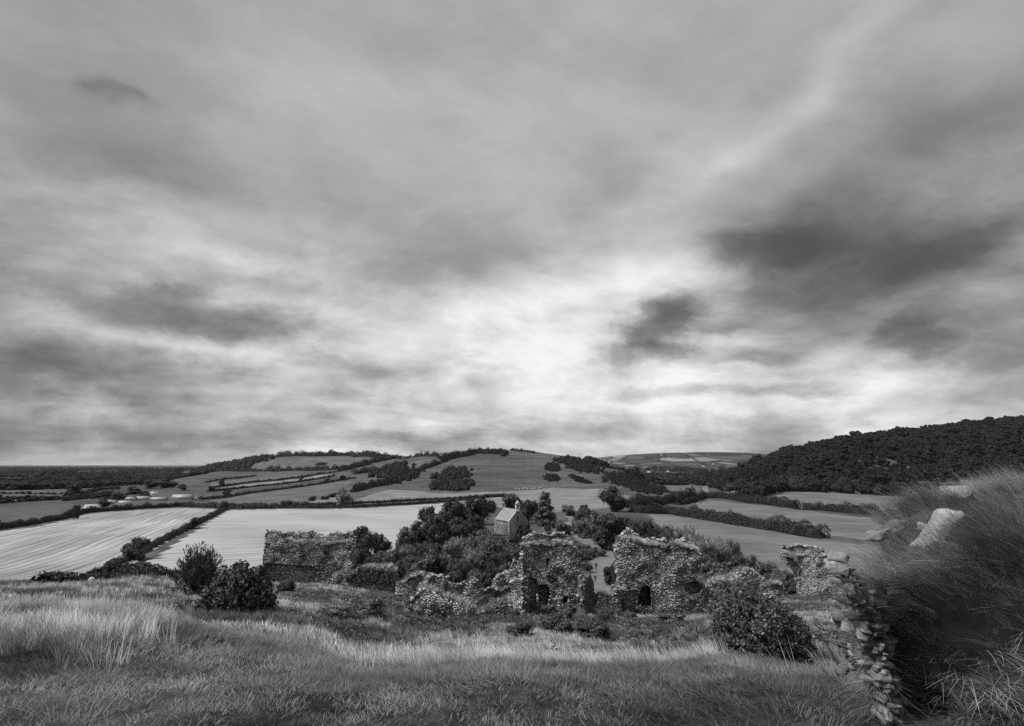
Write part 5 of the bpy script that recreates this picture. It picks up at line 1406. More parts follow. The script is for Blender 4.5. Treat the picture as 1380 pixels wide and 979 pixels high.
house('small pale shed at the right end of the long shed', 262, 674, 8, 7, 2.6, .1, 'tin', 'tin', .3, 'shed', False)
house('pale farm shed among trees above the farmyard', 208, 667, 8, 9, 3, .1, 'tin', 'white', .35, 'shed', False)
house('grey-roofed shed in the middle of the farmyard', 193, 674.5, 9, 12, 3, .1, 'slate', 'tin', .35, 'shed', False)
house('low pale shed at the left of the farmyard', 174, 675, 8, 12, 3, -.05, 'tin', 'tin', .3, 'shed', False)
house('long low pale shed nearest the stubble field', 166, 680, 7, 15, 2.4, -.05, 'tin', 'white', .3, 'shed', False)
house('grey shed between the yard and the long shed', 214, 675, 8, 14, 2.6, .08, 'tin', 'slate', .3, 'shed', False)
house('white farmhouse at the bottom of the left farmyard', 150, 681, 6, 8, 3.6, .2, 'slate', 'white', .5)
house('white cottage at the end of the dark even field', 917, 645, 7, 9, 6, .5, 'slate', 'white', .6)
house('white cottage among the trees left of the wooded hill', 979, 668.5, 6, 7, 4, .3, 'slate', 'white', .5)
house('white cottage paired with a lower one by the wood', 989, 667.5, 6, 6, 4, .2, 'slate', 'white', .5)
house('brighter small cottage under the wooded hill', 993.5, 666.5, 6, 7, 5, -.3, 'slate', 'white', .5)
house('white house above the bend of the far road', 955, 652, 7, 8, 6, .3, 'slate', 'white', .5)
for k, (u, v) in enumerate([(901, 636.5), (886, 634), (935, 633), (962, 626), (948, 629), (875, 637)]):
    house(['distant pale house right above the dark even field', 'distant pale house left of the middle of the far valley', 'distant pale house near the middle of the far valley', 'distant pale house highest and rightmost in the far valley', 'distant pale house below the far hill, second from the right', 'distant pale house at the left end of the far valley'][k], u, v, 12, 22, 8, random.uniform(-.5, .5), 'tin', 'white', .4, 'house', False, 'distant houses in the valley', 900)
for k, (u, v) in enumerate([(104, 658), (117, 646), (207, 636), (125, 645), (150, 640)]):
    house(['lowest pale farmhouse speck on the left plain, above the barn', 'pale farmhouse speck at the far left of the dark plain', 'pale farmhouse speck rightmost and farthest on the dark plain', 'pale farmhouse speck second from the left on the dark plain', 'pale farmhouse speck in the middle of the dark plain'][k], u, v, 9, 14, 6, random.uniform(-.5, .5), 'tin', 'white', .4, 'house', False, 'distant houses on the plain', 600)

def sheep_tree():
    mb = MB(); V, T = ICO2
    W = V * np.array([.62, .32, .34]) * (1 + .05 * np.sin(V @ np.array([9, 7, 11.]))[:, None]) + np.array([0, 0, .68])
    mb.add(W, None, T)
    mb.tube([(.5, 0, .8), (.72, 0, .95), (.95, 0, .86)], [.17, .15, .08], 7)
    for x in (-.38, .36):
        for y in (-.16, .16): mb.tube([(x, y, .5), (x, y, .25), (x + .02, y, 0)], [.08, .05, .045], 5)
    mb.tube([(-.6, 0, .75), (-.68, 0, .6), (-.68, 0, .5)], [.06, .05, .03], 5)
    return mb.mesh('sheep', M['wool'], True)
SM = sheep_tree()
for k, (u, v) in enumerate([(695, 659.6), (700, 660.3), (704, 660), (708, 659.2), (711, 660.6), (714.5, 660.4), (718, 659.8), (721, 659.6), (729, 658.6), (732, 655.6), (726, 659.6)]):
    p = G0(u, v, 400)
    o = link('sheep', SM, None, p); o.scale = (1.45,) * 3; o.rotation_euler = (0, 0, random.uniform(0, 6.28))
    tag(o, ['leftmost white sheep of the loose flock below the bare hill', 'second white sheep from the left end of the flock', 'third white sheep from the left end of the flock', 'fourth white sheep from the left end of the flock', 'fifth white sheep from the left end of the flock', 'white sheep in the thick of the flock, sixth from the left', 'white sheep seventh from the left in the flock', 'eighth white sheep from the left, last of the close group', 'white sheep rightmost but one, standing apart from the flock', 'white sheep highest up the slope, right of the flock', 'white sheep alone between the close group and the stragglers'][k], 'sheep', 'sheep grazing below the bare hill')

def mast():
    p = G0(656, 607, 900)
    hgt = slope(596.5) * p.y - p.z
    e = empty('mast', p); mb = MB()
    for a in (0, 2.1, 4.2): mb.tube([(math.cos(a) * .9, math.sin(a) * .9, -1), (math.cos(a) * .5, math.sin(a) * .5, hgt * .5), (math.cos(a) * .2, math.sin(a) * .2, hgt)], [.16, .14, .1], 5)
    link('lattice_leg', mb.mesh('lattice_leg', M['steel']), e)['kind'] = 'stuff'
    m2 = MB()
    for k in range(6): m2.box((0, 0, hgt * (k + .5) / 6), (1.5 - k * .18, 1.5 - k * .18, .14))
    link('brace', m2.mesh('brace', M['steel']), e)['kind'] = 'stuff'
    m3 = MB(); m3.box((0, 0, hgt * .94), (1.2, .5, .9)); link('antenna', m3.mesh('antenna', M['steel']), e)
    tag(e, 'thin mast standing on top of the bare hill', 'mast')
mast()

def car(label, u, v, rz, paint, ymin=150):
    p = G0(u, v, ymin); e = empty('parked_car', (p.x, p.y, p.z + .14), rz)
    prof = [(-2.05, .35), (-2.1, .75), (-1.95, .92), (-1.75, .98), (-1.35, 1.42), (-.5, 1.5), (.35, 1.46), (1.0, 1.0), (1.85, .85), (2.1, .65), (2.1, .35)]
    mb = MB(); n = len(prof); rows = []
    for yy, kx, kz in ((-.86, 1, 1), (-.80, 1, 1), (.80, 1, 1), (.86, 1, 1)):
        for x, z in prof:
            y_ = yy * (1 - max(0, z - .9) * .28)
            rows.append((x * (.985 if abs(yy) > .85 else 1), y_, z - (.02 if abs(yy) > .85 else 0)))
    i = np.arange(n)
    Q = np.concatenate([np.c_[k * n + i, k * n + (i + 1) % n, (k + 1) * n + (i + 1) % n, (k + 1) * n + i] for k in range(3)])
    mb.add(rows, Q)
    for k in (0, 3):
        c = len(mb.V[0]); mb.add([rows[k * n + q] for q in range(n)] + [(0, rows[k * n][1], .7)], None, [[q, (q + 1) % n, n] if k else [(q + 1) % n, q, n] for q in range(n)])
    link('body', mb.mesh('body', M[paint], False), e)
    def pane(nm, pts):
        g_ = MB(); g_.add(pts, [[0, 1, 2, 3]]); link(nm, g_.mesh(nm, M['glass']), e)
    pane('windscreen', [(1.0, -.66, 1.03), (1.0, .66, 1.03), (.42, .60, 1.45), (.42, -.60, 1.45)])
    pane('rear_window', [(-1.76, .66, 1.02), (-1.76, -.66, 1.02), (-1.40, -.6, 1.40), (-1.40, .6, 1.40)])
    for s in (-1, 1):
        pane('side_window', [(-1.3, s * .80, 1.02), (.75, s * .82, 1.02), (.2, s * .735, 1.38), (-1.15, s * .735, 1.38)])
        for x in (-1.25, 1.3):
            t = MB(); t.tube([(x, s * .66, .32), (x, s * .80, .32), (x, s * .89, .32)], [.32, .32, .30], 14); w_ = link('wheel', t.mesh('wheel', M['rubber']), e)
            r_ = MB(); r_.tube([(x, s * .86, .32), (x, s * .90, .32), (x, s * .905, .32)], [.19, .19, .17], 10); link('rim', r_.mesh('rim', M['steel']), w_)
        h = MB(); h.box((2.06, s * .62, .68), (.12, .34, .16)); link('headlight', h.mesh('headlight', M['lamp']), e)
        h = MB(); h.box((-2.06, s * .66, .8), (.1, .26, .18)); link('tail_light', h.mesh('tail_light', M['iron']), e)
    return tag(e, label, 'car')
car('dark car parked at the bend of the gravel lane', 784.5, 726, math.radians(-70), 'car_dark')
car('pale car farther up the lane near its top', 763.5, 708.5, math.radians(-80), 'car_pale')

def person(label, u, v, Y, hgt, rz, step=.16, ymin=100):
    p = G0(u, v, ymin) if Y is None else Vector((xslope(u, v) * Y, Y, h1(xslope(u, v) * Y, Y)))
    e = empty('person', (p.x, p.y, p.z + .12), rz); k = hgt / 1.75
    J = {'pel': (0, 0, .95, .15), 'wst': (0, .01, 1.12, .13), 'che': (0, .01, 1.32, .16), 'nck': (0, .02, 1.50, .06), 'hd': (0, .03, 1.60, .085), 'top': (0, .02, 1.70, .08)}
    E_ = [('pel', 'wst'), ('wst', 'che'), ('che', 'nck'), ('nck', 'hd'), ('hd', 'top')]
    for s, nm in ((-1, 'l'), (1, 'r')):
        f = step * s
        J.update({nm + 'hip': (s * .09, 0, .88, .1), nm + 'kne': (s * .10, f * .6 + .03, .5, .065), nm + 'ank': (s * .10, f - .02, .09, .045), nm + 'toe': (s * .11, f + .16, .04, .04),
                  nm + 'sho': (s * .19, 0, 1.43, .07), nm + 'elb': (s * .25, -f * .5 - .02, 1.16, .048), nm + 'wri': (s * .25, -f * .9 + .06, .92, .034), nm + 'han': (s * .245, -f + .09, .83, .03)})
        E_ += [('pel', nm + 'hip'), (nm + 'hip', nm + 'kne'), (nm + 'kne', nm + 'ank'), (nm + 'ank', nm + 'toe'), ('che', nm + 'sho'), (nm + 'sho', nm + 'elb'), (nm + 'elb', nm + 'wri'), (nm + 'wri', nm + 'han')]
    ks = list(J); me = bpy.data.meshes.new('body')
    me.from_pydata([Vector(J[q][:3]) * k for q in ks], [(ks.index(a), ks.index(b)) for a, b in E_], [])
    me.materials.append(M['cloth_dark'])
    o = link('body', me, e); md = o.modifiers.new('skin', 'SKIN')
    for q, sv in zip(ks, me.skin_vertices[0].data): sv.radius = (J[q][3] * k,) * 2; sv.use_root = (q == 'pel')
    sb = o.modifiers.new('smooth', 'SUBSURF'); sb.levels = sb.render_levels = 1
    V, T = ICO2
    fc = MB(); fc.add((V * np.array([.075, .07, .10]) + np.array([0, .075, 1.62])) * k, None, T)
    fc.add((V * .018 + np.array([0, .145, 1.61])) * k, None, T)
    for s in (-1, 1): fc.add((V * np.array([.012, .02, .03]) + np.array([s * .082, .04, 1.62])) * k, None, T); fc.add((V * .013 + np.array([s * .03, .138, 1.64])) * k, None, T)
    link('face', fc.mesh('face', M['skin'], True), e)
    hr = MB(); hr.add((V * np.array([.09, .10, .09]) + np.array([0, .005, 1.685])) * k, None, T); link('hair', hr.mesh('hair', M['hair'], True), e)
    return tag(e, label, 'person')
person('person in dark clothes walking up the middle of the gravel lane', 803.5, 769.5, None, 1.85, math.radians(200))
person('shorter person in dark clothes, lower on the lane behind the first walker', 802.3, 786.5, None, 1.45, math.radians(170), .1)

def crow():
    c = wall_top = s1b[0].P(np.array(s1b[0].px(359.5, 719)[0]), np.array(s1b[0].px(359.5, 719)[1]), -.3)
    e = empty('crow', c, math.radians(150)); e.scale = (1.25,) * 3
    mb = MB(); V, T = ICO2
    Rm = Matrix.Rotation(math.radians(-35), 3, 'Y')
    mb.add([tuple(Rm @ Vector(q * np.array([.17, .075, .08])) + Vector((0, 0, .18))) for q in V], None, T)
    mb.add(V * np.array([.055, .045, .045]) + np.array([.16, 0, .32]), None, T)
    mb.tube([(-.1, 0, .1), (-.2, 0, .03), (-.3, 0, -.03)], [.05, .035, .02], 6)
    link('body', mb.mesh('body', M['soot'], True), e)
    b = MB(); b.tube([(.2, 0, .32), (.25, 0, .31), (.28, 0, .30)], [.018, .012, .003], 6); link('beak', b.mesh('beak', M['iron']), e)
    for s in (-1, 1):
        l = MB(); l.tube([(.01, s * .03, .12), (.02, s * .03, .05), (.03, s * .03, -.03)], [.01, .008, .008], 5); link('leg', l.mesh('leg', M['iron']), e)
    tag(e, 'black crow perched on the top left corner of the left ruin', 'bird')
crow()

# ------------------------------------------------------------------ the near hillside
def YC(w): return np.interp(w, [-1.2, -.75, -.5, -.38, -.25, .3, .45], [14.5, 14, 13.2, 11.6, 10.2, 9.9, 9.2])
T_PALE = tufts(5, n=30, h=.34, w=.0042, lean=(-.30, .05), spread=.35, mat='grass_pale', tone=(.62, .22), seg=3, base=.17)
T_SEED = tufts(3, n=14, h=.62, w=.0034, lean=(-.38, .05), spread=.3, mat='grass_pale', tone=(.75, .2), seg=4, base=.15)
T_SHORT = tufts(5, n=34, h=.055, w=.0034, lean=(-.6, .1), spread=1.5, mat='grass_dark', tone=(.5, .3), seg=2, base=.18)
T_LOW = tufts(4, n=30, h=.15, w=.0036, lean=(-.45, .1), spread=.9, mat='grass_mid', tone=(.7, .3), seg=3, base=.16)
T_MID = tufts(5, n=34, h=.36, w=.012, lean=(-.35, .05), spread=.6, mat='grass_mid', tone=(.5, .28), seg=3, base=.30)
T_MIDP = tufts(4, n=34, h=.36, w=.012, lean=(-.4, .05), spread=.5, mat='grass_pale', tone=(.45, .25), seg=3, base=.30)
T_WEED = [crown([(0, 0, 0.12, .45, .45, .3)], 170, 0.055, RG, M['leaf_ivy'], 0, name='leaves', shell=(.3, 1.1), aspect=2.0) for _ in range(3)]

def sow(name, label, meshes, X, Y, smin, smax, tilt=.15, sz=1.0):
    R = np.random.default_rng(len(X)); n = len(X)
    s = R.uniform(smin, smax, n)
    o = gn_scatter(name, np.c_[X, Y, H(X, Y)], np.c_[R.uniform(-tilt, tilt, n), R.uniform(-tilt, tilt, n), R.uniform(-.7, .7, n)], np.c_[s, s, s * sz], meshes, R.integers(0, len(meshes), n))
    return tag(o, label, kind='stuff')
def cloud(n, y0, y1, w0, w1, pw=1.0):
    Y = y0 + (y1 - y0) * RG.random(n) ** pw; X = RG.uniform(w0, w1, n) * Y
    return X, Y
# tall pale grass along the brow
X, Y = cloud(30000, 6.5, 19, -1.25, .62)
w = X / Y; d = (Y - YC(w)) / np.where(Y < YC(w), np.interp(w, [-.48, -.28], [.6, 1.35]), np.interp(w, [-.48, -.28], [1.0, 1.5]))
m = fbm(X * .55, Y * .8, 61, 3)
k = (RG.random(len(X)) < np.exp(-d * d) * np.clip(.62 + 2.2 * m, 0, 1)) & ~((w > .33) & (w < .62) & (Y > 9.4))
sow('tall_grass', 'tall pale dry grass along the brow of the bank', T_PALE, X[k], Y[k], .55, 1.15)
X2, Y2 = X[k][::5] + .1, Y[k][::5]
sow('seed_grass', 'taller seeding grass stems in the pale brow grass', T_SEED, X2, Y2, .5, .95)
# separate pale clump low at the left
X, Y = cloud(9000, 5.6, 11, -1.2, -.52)
k = (RG.random(len(X)) < np.exp(-(((X / Y + .70) / np.where(X / Y < -.70, .3, .10)) ** 2 + ((Y - 8.4) / 1.3) ** 2))) & (vnoise(X * 1.5, Y * 1.5, 8) > -.2)
sow('tall_grass', 'clump of tall pale grass low at the left edge', T_PALE, X[k], Y[k], .5, 1.0)
# trodden short grass underfoot
X, Y = cloud(34000, 2.6, 13.5, -1.3, 1.2, .8)
k = vnoise(X * 1.3, Y * 1.3, 4) > -.46
sow('short_grass', 'short trodden dark grass in the foreground', T_SHORT, X[k], Y[k], .6, 1.35)
X, Y = cloud(5200, 3.2, 10.5, -1.2, .62, .8)
k = (fbm(X * .8, Y * .9, 66, 3) > .12) & ~((X / Y < -.36) & (X / Y > -.62) & (Y > 8.5) & (Y < 12.5))
sow('tussock_grass', 'low uneven tussocks in the trodden foreground', T_LOW, X[k], Y[k], .55, 1.2)
# rough slope between the brow and the ruins
X, Y = cloud(60000, 11.5, 74, -1.25, .85, .75)
w = X / Y; m = fbm(X * .13, Y * .13, 71, 4); m2 = fbm(X * .45, Y * .45, 72, 3)
far = Y > 26
keep = (Y > YC(w) + .8) & (RG.random(len(X)) < .80)
X, Y, m, m2, w = X[keep], Y[keep], m[keep], m2[keep], w[keep]
pale = (m + .8 * m2 > np.where(Y < 30, .16, .10)); weed = (m - .5 * m2 < -.24) & (w > -.62) & (Y > 17)
sow('rough_grass', 'rough mid-toned grass on the slope above the ruins', T_MID, X[~pale & ~weed], Y[~pale & ~weed], .6, 1.35)
sow('pale_grass', 'pale dry grass patches on the slope above the ruins', T_MIDP, X[pale], Y[pale], .55, 1.2)
sow('bracken', 'dark low bracken and nettles on the slope above the ruins', T_WEED, X[weed][::2], Y[weed][::2], .5, 1.15)

# near bushes
def near_bush(name, label, u, vt, vb, wpx, Y, lobes, n, size, mat, aspect=1.6, stems=7, seed=1, core=.8, upright=0, shell=(.7, 1.12), flat=.6, bud=True):
    R = np.random.default_rng(seed)
    x = xslope(u, vb) * Y; z = h1(x, Y)
    hgt = slope(vt) * Y - z; wid = wpx / F * Y / (CT - ST * (V0 - vb) / F)
    e = empty(name, (x, Y, z))
    L = [(a * wid, b * wid, c * hgt, d * wid, d * wid * .9, f * hgt) for a, b, c, d, f in lobes]
    link('foliage', crown(L, n, size, R, M[mat], core, aspect, 'foliage', flat, upright, shell), e)
    mb = MB()
    for i in range(stems):
        a = R.uniform(0, 6.28); q = R.uniform(.1, .38) * wid
        mb.tube([(0, 0, -.1), (math.cos(a) * q * .5, math.sin(a) * q * .5, hgt * .45), (math.cos(a) * q, math.sin(a) * q, hgt * R.uniform(.7, .98))], [.03, .02, .005], 5)
    link('stem', mb.mesh('stem', M['bark']), e)['kind'] = 'stuff'
    return tag(e, label, 'bush')
near_bush('thorn_bush', 'dark thorn bush on the slope left of the left ruin', 320, 757, 822, 98, 28,
          [(-.02, 0, .36, .38, .40), (-.24, 0, .34, .24, .30), (.26, 0, .30, .24, .30), (.06, -.05, .62, .24, .30), (.24, 0, .62, .16, .26), (-.14, 0, .62, .20, .28), (.02, 0, .86, .10, .15), (.30, 0, .80, .07, .14), (-.06, 0, .90, .06, .10), (-.36, 0, .22, .16, .2), (.40, 0, .24, .13, .2)], 9000, .065, 'leaf_dark', 1.6, 9, 3)
b2 = near_bush('twiggy_bush', 'grey twiggy bush spreading upright behind the dark thorn bush', 266, 736, 786, 58, 40,
          [(0, 0, .40, .44, .42), (-.2, 0, .5, .28, .42), (.22, 0, .5, .28, .42), (0, 0, .66, .3, .32)], 3200, .15, 'leaf_mid', 7.0, 16, 4, .62, .55, (.5, 1.2))
near_bush('glossy_bush', 'dense dark small-leaved bush in the right foreground', 1026, 797, 893, 120, 11,
          [(0, 0, .34, .46, .36), (-.22, 0, .52, .28, .40), (-.12, 0, .70, .26, .28), (.10, 0, .58, .28, .30), (-.34, 0, .36, .17, .34), (.28, 0, .38, .24, .28), (.40, 0, .22, .16, .22), (.02, -.16, .44, .34, .36), (-.2, -.1, .24, .3, .26), (.2, -.12, .2, .3, .22)], 21000, .026, 'leaf_near', 1.7, 9, 5, .86, 0, (.80, 1.10), .75)
# dark low bushes along the hill edge at the left
for k, (u, vt, vb, wp, Y) in enumerate([(215, 768, 786, 46, 50), (300, 770, 792, 40, 46), (350, 776, 800, 36, 44), (245, 766, 784, 40, 52), (180, 774, 790, 40, 48), (385, 780, 800, 30, 50)]):
    x = xslope(u, vb) * Y; z = h1(x, Y)
    plant((x, Y, z), max(slope(vt) * Y - z, .7), wp / F * Y, 'bush', ['low dark bramble clump at the foot of the twiggy bush', 'low dark bramble behind the dark thorn bush', 'dark bramble clump between thorn bush and left ruin', 'dark bramble clump under the twiggy bush on its right', 'leftmost low bramble clump on the hill edge', 'small dark bramble against the foot of the left ruin'][k], None, cat='bramble')
# scrub in front of and beside the ruins
for k, (u, vt, vb, wp, Y, kd, lab) in enumerate([
    (470, 795, 815, 34, 46, 'willow', 'pale grassy shrub below the left ruin'), (500, 800, 822, 40, 42, 'bushmid', 'mid-grey shrub below the ivy-covered stub'), 
    
    (700, 832, 848, 40, 38, 'bushmid', 'grey shrub below the central ruin, left side'), (750, 822, 842, 46, 42, 'bushmid', 'leafy shrub at the foot of the central ruin'), (800, 832, 848, 50, 38, 'bushmid', 'grey leafy shrub below the dark pillar'),
    (905, 822, 836, 40, 46, 'bushmid', 'low shrub right of the arched doorway'), (940, 836, 858, 40, 26, 'willow', 'pale grass-like shrub right of the path below the doorway'), (390, 796, 812, 34, 48, 'willow', 'pale shrub at the foot of the left ruin'), (450, 806, 826, 50, 38, 'willow', 'wide pale shrub on the slope below the left ruin')]):
    x = xslope(u, vb) * Y; z = h1(x, Y)
    plant((x, Y, z), max(slope(vt) * Y - z, .6), wp / F * Y, kd, lab)

for k, (u, vt, vb, wp, Y, kd, lab) in enumerate([
    (612, 798, 814, 22, 51, 'bushmid', 'leafy bush inside the roofless enclosure, left'), (628, 806, 820, 20, 50, 'willow', 'pale weedy shrub inside the roofless enclosure'), (652, 803, 816, 20, 52, 'bush', 'small dark bush inside the roofless enclosure, middle'), (672, 806, 818, 18, 51, 'bushmid', 'small leafy bush inside the roofless enclosure, right'),
    (555, 790, 806, 20, 53, 'bushmid', 'leafy bush between the rubble crest and the wedge stub'), (690, 818, 834, 22, 46, 'bushmid', 'leafy bush at the foot of the wall end by the central ruin'), (760, 815, 832, 24, 50, 'bushmid', 'leafy bush against the right foot of the central ruin'), (815, 812, 830, 24, 50, 'willow', 'pale weedy shrub on the rubble fragment in the gap'), (850, 818, 834, 22, 50, 'bushmid', 'leafy bush left of the arched doorway')]):
    x = xslope(u, vb) * Y; z = h1(x, Y)
    plant((x, Y, z), max(slope(vt) * Y - z, .6), wp / F * Y, kd, lab)

# single pale stones lying in the grass
def boulder(name, loc, sc, seed, parent=None, mat='rock', rot=(0, 0, 0), sub=3):
    R = np.random.default_rng(seed); V, T = ICO3 if sub == 3 else ICO2
    W = V.copy()
    for k in range(9):       # knock flat facets off it
        n = sphere_pts(1, R)[0]; h = R.uniform(.55, .8); d = W @ n - h
        W = W - np.outer(np.clip(d, 0, None) * .9, n)
    W = W * (1 + .06 * fbm(W[:, 0] * 3 + seed, W[:, 1] * 3 + W[:, 2] * 2, seed, 3))[:, None]
    o = link(name, mesh_np(name, W, T, M[mat], np.full(len(V), .75)), parent, loc)
    o.scale = sc; o.rotation_euler = rot
    return o
for (u, v, Y, s, lab) in ((122, 789, 43, .26, 'small white stone standing on the far left brow'), (744, 871, 9.4, .04, 'pale stone half buried in the brow grass below the central ruin'), (750, 874, 9.2, .025, 'smaller pale stone right beside the half buried one'), (103, 877, 7.3, .05, 'flat pale stone in the tall grass at the left edge'), (112, 872, 7.6, .03, 'tiny pale stone by the flat stone at the left edge')):
    x = xslope(u, v) * Y
    tag(boulder('rock', (x, Y, slope(v) * Y if Y < 12 else h1(x, Y) + s * .5), (s * 1.1, s, s * 1.2), int(u)), lab, 'stone')

# ------------------------------------------------------------------ ruined wall end close at the right, overgrown with grass
def near_wall():
    e = empty('overgrown_wall', (3.2, 4.6, -1.8))
    tag(e, 'overgrown end of a ruined wall close at the right with pale stones showing', 'ruin')
    bm = bmesh.new(); bmesh.ops.create_cube(bm, size=1.0)
    bmesh.ops.subdivide_edges(bm, edges=bm.edges[:], cuts=26, use_grid_fill=True)
    V = np.array([v.co[:] for v in bm.verts]) + .5
    Fq = np.array([[v.index for v in f.verts] for f in bm.faces]); bm.free()
    a, b, c = V.T
    X = 2.40 + a * 4.2 + (1 - c) * .34 + b * 1.35
    Yf = 4.35 - a * 1.9
    Y = Yf + b * (1.25 + 1.4 * a)
    # the flank falls away behind, so that the broken end faces the slope
    top = near_top(X)
    Z = -2.6 + c * (top + 2.6)
    # the dark hollow under the overhang
    hol = np.exp(-(((X - 2.80 - (Z + 1.4) * -.12) / .13) ** 2 + ((Z + 1.62) / .62) ** 4)) * (b < .5)
    Y = Y + hol * 1.0
    n = fbm(X * 2.1 + Y, Z * 2.1 + Y, 14, 4)
    Y = Y + n * .30 * (b < .5); Z = Z + fbm(X * 2.5, Y * 2.5, 15, 4) * .22 * c; X = X + fbm(Y * 2.2, Z * 2.2, 16, 4) * .22 * (a < .3)
    global NW
    NW = (np.c_[X, Y, Z], Fq, V)
    link('core', mesh_np('core', np.c_[X, Y, Z] - np.array([3.2, 4.6, -1.8]), Fq, M['core'], np.full(len(X), .35), True), e)
    return e
def near_top(X): return np.interp(X, [2.3, 2.45, 2.62, 2.9, 3.13, 3.5, 4.2, 7.5], [-.88, -.82, -.74, -.64, -.53, -.40, -.28, -.02])
ne = near_wall()
def block(name, loc, sc, seed, parent, rot, mat='rock'):
    """angular broken stone: a box with chipped corners and uneven faces"""
    R = np.random.default_rng(seed)
    bm = bmesh.new(); bmesh.ops.create_cube(bm, size=2.0)
    for v in bm.verts: v.co += Vector(R.uniform(-.28, .28, 3))
    bmesh.ops.bevel(bm, geom=bm.edges[:], offset=.28, segments=1, affect='EDGES')
    bmesh.ops.triangulate(bm, faces=bm.faces[:])
    bmesh.ops.subdivide_edges(bm, edges=bm.edges[:], cuts=4 if max(sc) > .1 else 2, use_grid_fill=True)
    V = np.array([v.co[:] for v in bm.verts]); T = [[v.index for v in f.verts] for f in bm.faces]; bm.free()
    n = fbm(V[:, 0] * 2.2 + seed, V[:, 1] * 2.2 + V[:, 2] * 1.7, seed, 3)
    V = V * (1 + (.34 if max(sc) > .1 else .18) * n)[:, None] + R.normal(size=V.shape) * .016
    tr = np.array([t for t in T if len(t) == 3]).reshape(-1, 3); qd = np.array([t for t in T if len(t) == 4]).reshape(-1, 4)
    o = link(name, mesh_np(name, V, [f for f in (qd, tr) if len(f)], M[mat], np.clip(.5 + n * .6 + R.normal(0, .15), 0, 1)), parent, loc)
    o.scale = sc; o.rotation_euler = rot
    return o
from mathutils.bvhtree import BVHTree
NW_BVH = BVHTree.FromPolygons([tuple(p) for p in NW[0]], [tuple(f) for f in NW[1]])
STONE_AT = []
def near_stones():
    o0 = Vector((3.2, 4.6, -1.8))
    def st(u, v, s, seed, rot=(0, 0, 0), proud=.2, fall=4.5):
        for k_ in range(14):          # look down until the ray meets the bank, so that every stone is bedded in it
            d = at(u, v + 3 * k_, 1.0).normalized()
            hit = NW_BVH.ray_cast(Vector((0, 0, 0)), d)
            if hit[0] is not None: break
        p = hit[0] if hit[0] is not None else at(u, v, fall)
        p = p - d * min(s) * proud
        STONE_AT.append((p, max(s)))
        block('stone', p - o0, s, seed, ne, rot)
    st(1266, 722, (.16, .10, .085), 3, (.35, math.radians(-50), .2))
    st(1247, 713, (.045, .05, .035), 4, (.3, .2, 1))
    st(1252, 742, (.075, .05, .03), 14, (.1, -.5, .4))
    st(1286, 664, (.13, .1, .05), 5, (.1, -.3, 1))
    st(1200, 716, (.13, .1, .05), 6, (0, -.30, .5))
    st(1214, 707, (.05, .06, .035), 7, (.2, .1, .3))
    st(1180, 722, (.08, .06, .035), 8, (0, 0, 1))
    st(1131, 752, (.045, .06, .035), 9, (.2, .3, 1))
    st(1126, 764, (.05, .06, .035), 19, (.1, .2, .4))
    R = np.random.default_rng(3)
    c = [(1132, 768), (1140, 790), (1146, 806), (1154, 830), (1163, 856), (1171, 880), (1178, 904), (1185, 934), (1193, 985)]
    v = 764.0
    while v < 1000:          # the broken edge: stones bedded one on another
        u0 = np.interp(v, [q[1] for q in c], [q[0] for q in c]); h = R.uniform(.016, .04)
        for k in range(3):
            w = R.uniform(.018, .042)
            p = at(u0 + 3 + k * 9 + R.uniform(-3.5, 3.5), v + R.uniform(-3, 3), 4.36 + .02 * k)
            block('stone', p - o0, (w, R.uniform(.06, .12), h * R.uniform(.7, 1.1)), int(v * 7) + k, ne, (R.uniform(-.3, .3), R.uniform(-.5, .4), R.uniform(-.5, .5)), 'broken')
            if R.random() < .45: break
        v += h * 2 / 4.4 * 800 * .66
    for k, (u, v) in enumerate([(1152, 884), (1160, 893), (1144, 889), (1136, 895), (1165, 886), (1128, 899), (1149, 897)]):
        x = xslope(u, v) * 5.6; s_ = R.uniform(.035, .06)
        block('stone', Vector((x, 5.6, h1(x, 5.6) + s_ * .3)) - o0, (s_ * 1.3, s_, s_ * .8), 50 + k, ne, (R.uniform(-.3, .3), .3, k))
near_stones()
def near_rubble():
    W, Fq, V = NW
    c = V[Fq].mean(1); P = W[Fq].mean(1)
    R = np.random.default_rng(21)
    wt = (((c[:, 0] < .02) & (c[:, 1] < .22)) | ((c[:, 0] < .075) & (c[:, 1] < .02))) * (P[:, 2] < near_top(P[:, 0]) + .05) * 1.0
    f = R.choice(len(P), 300, p=wt / wt.sum())
    pts = P[f] + R.normal(0, .012, (300, 3)); s = R.uniform(.015, .045, 300)
    me = [mesh_np('stone', V_, T_, M['stone'], np.full(len(V_), t_)) for (V_, T_), t_ in zip(CHIP, (.15, .3, .5, .65, .2, .4, .8))]
    o = gn_scatter('rubble', pts - np.array([3.2, 4.6, -1.8]), R.uniform(-.5, .5, (300, 3)), np.c_[s * 1.3, s, s * .75], me, R.integers(0, 7, 300))
    o.parent = ne; o['kind'] = 'stuff'
near_rubble()
T_LONG = tufts(6, n=26, h=.30, w=.0022, lean=(-1.15, -.2), spread=.5, mat='grass_long', tone=(.55, .32), seg=5, base=.05, curl=.25)
T_LONGP = tufts(3, n=9, h=.36, w=.0022, lean=(-.95, -.2), spread=.5, mat='grass_pale', tone=(.6, .28), seg=5, base=.05, curl=.22)
T_SEED2 = tufts(3, n=7, h=.42, w=.002, lean=(-.7, -.1), spread=.5, mat='grass_pale', tone=(.75, .2), seg=5, base=.06, curl=.35)
T_STRAW = tufts(4, n=16, h=.20, w=.0022, lean=(-.2, -.9), spread=1.0, mat='grass_long', tone=(.5, .32), seg=4, base=.08, curl=.9)
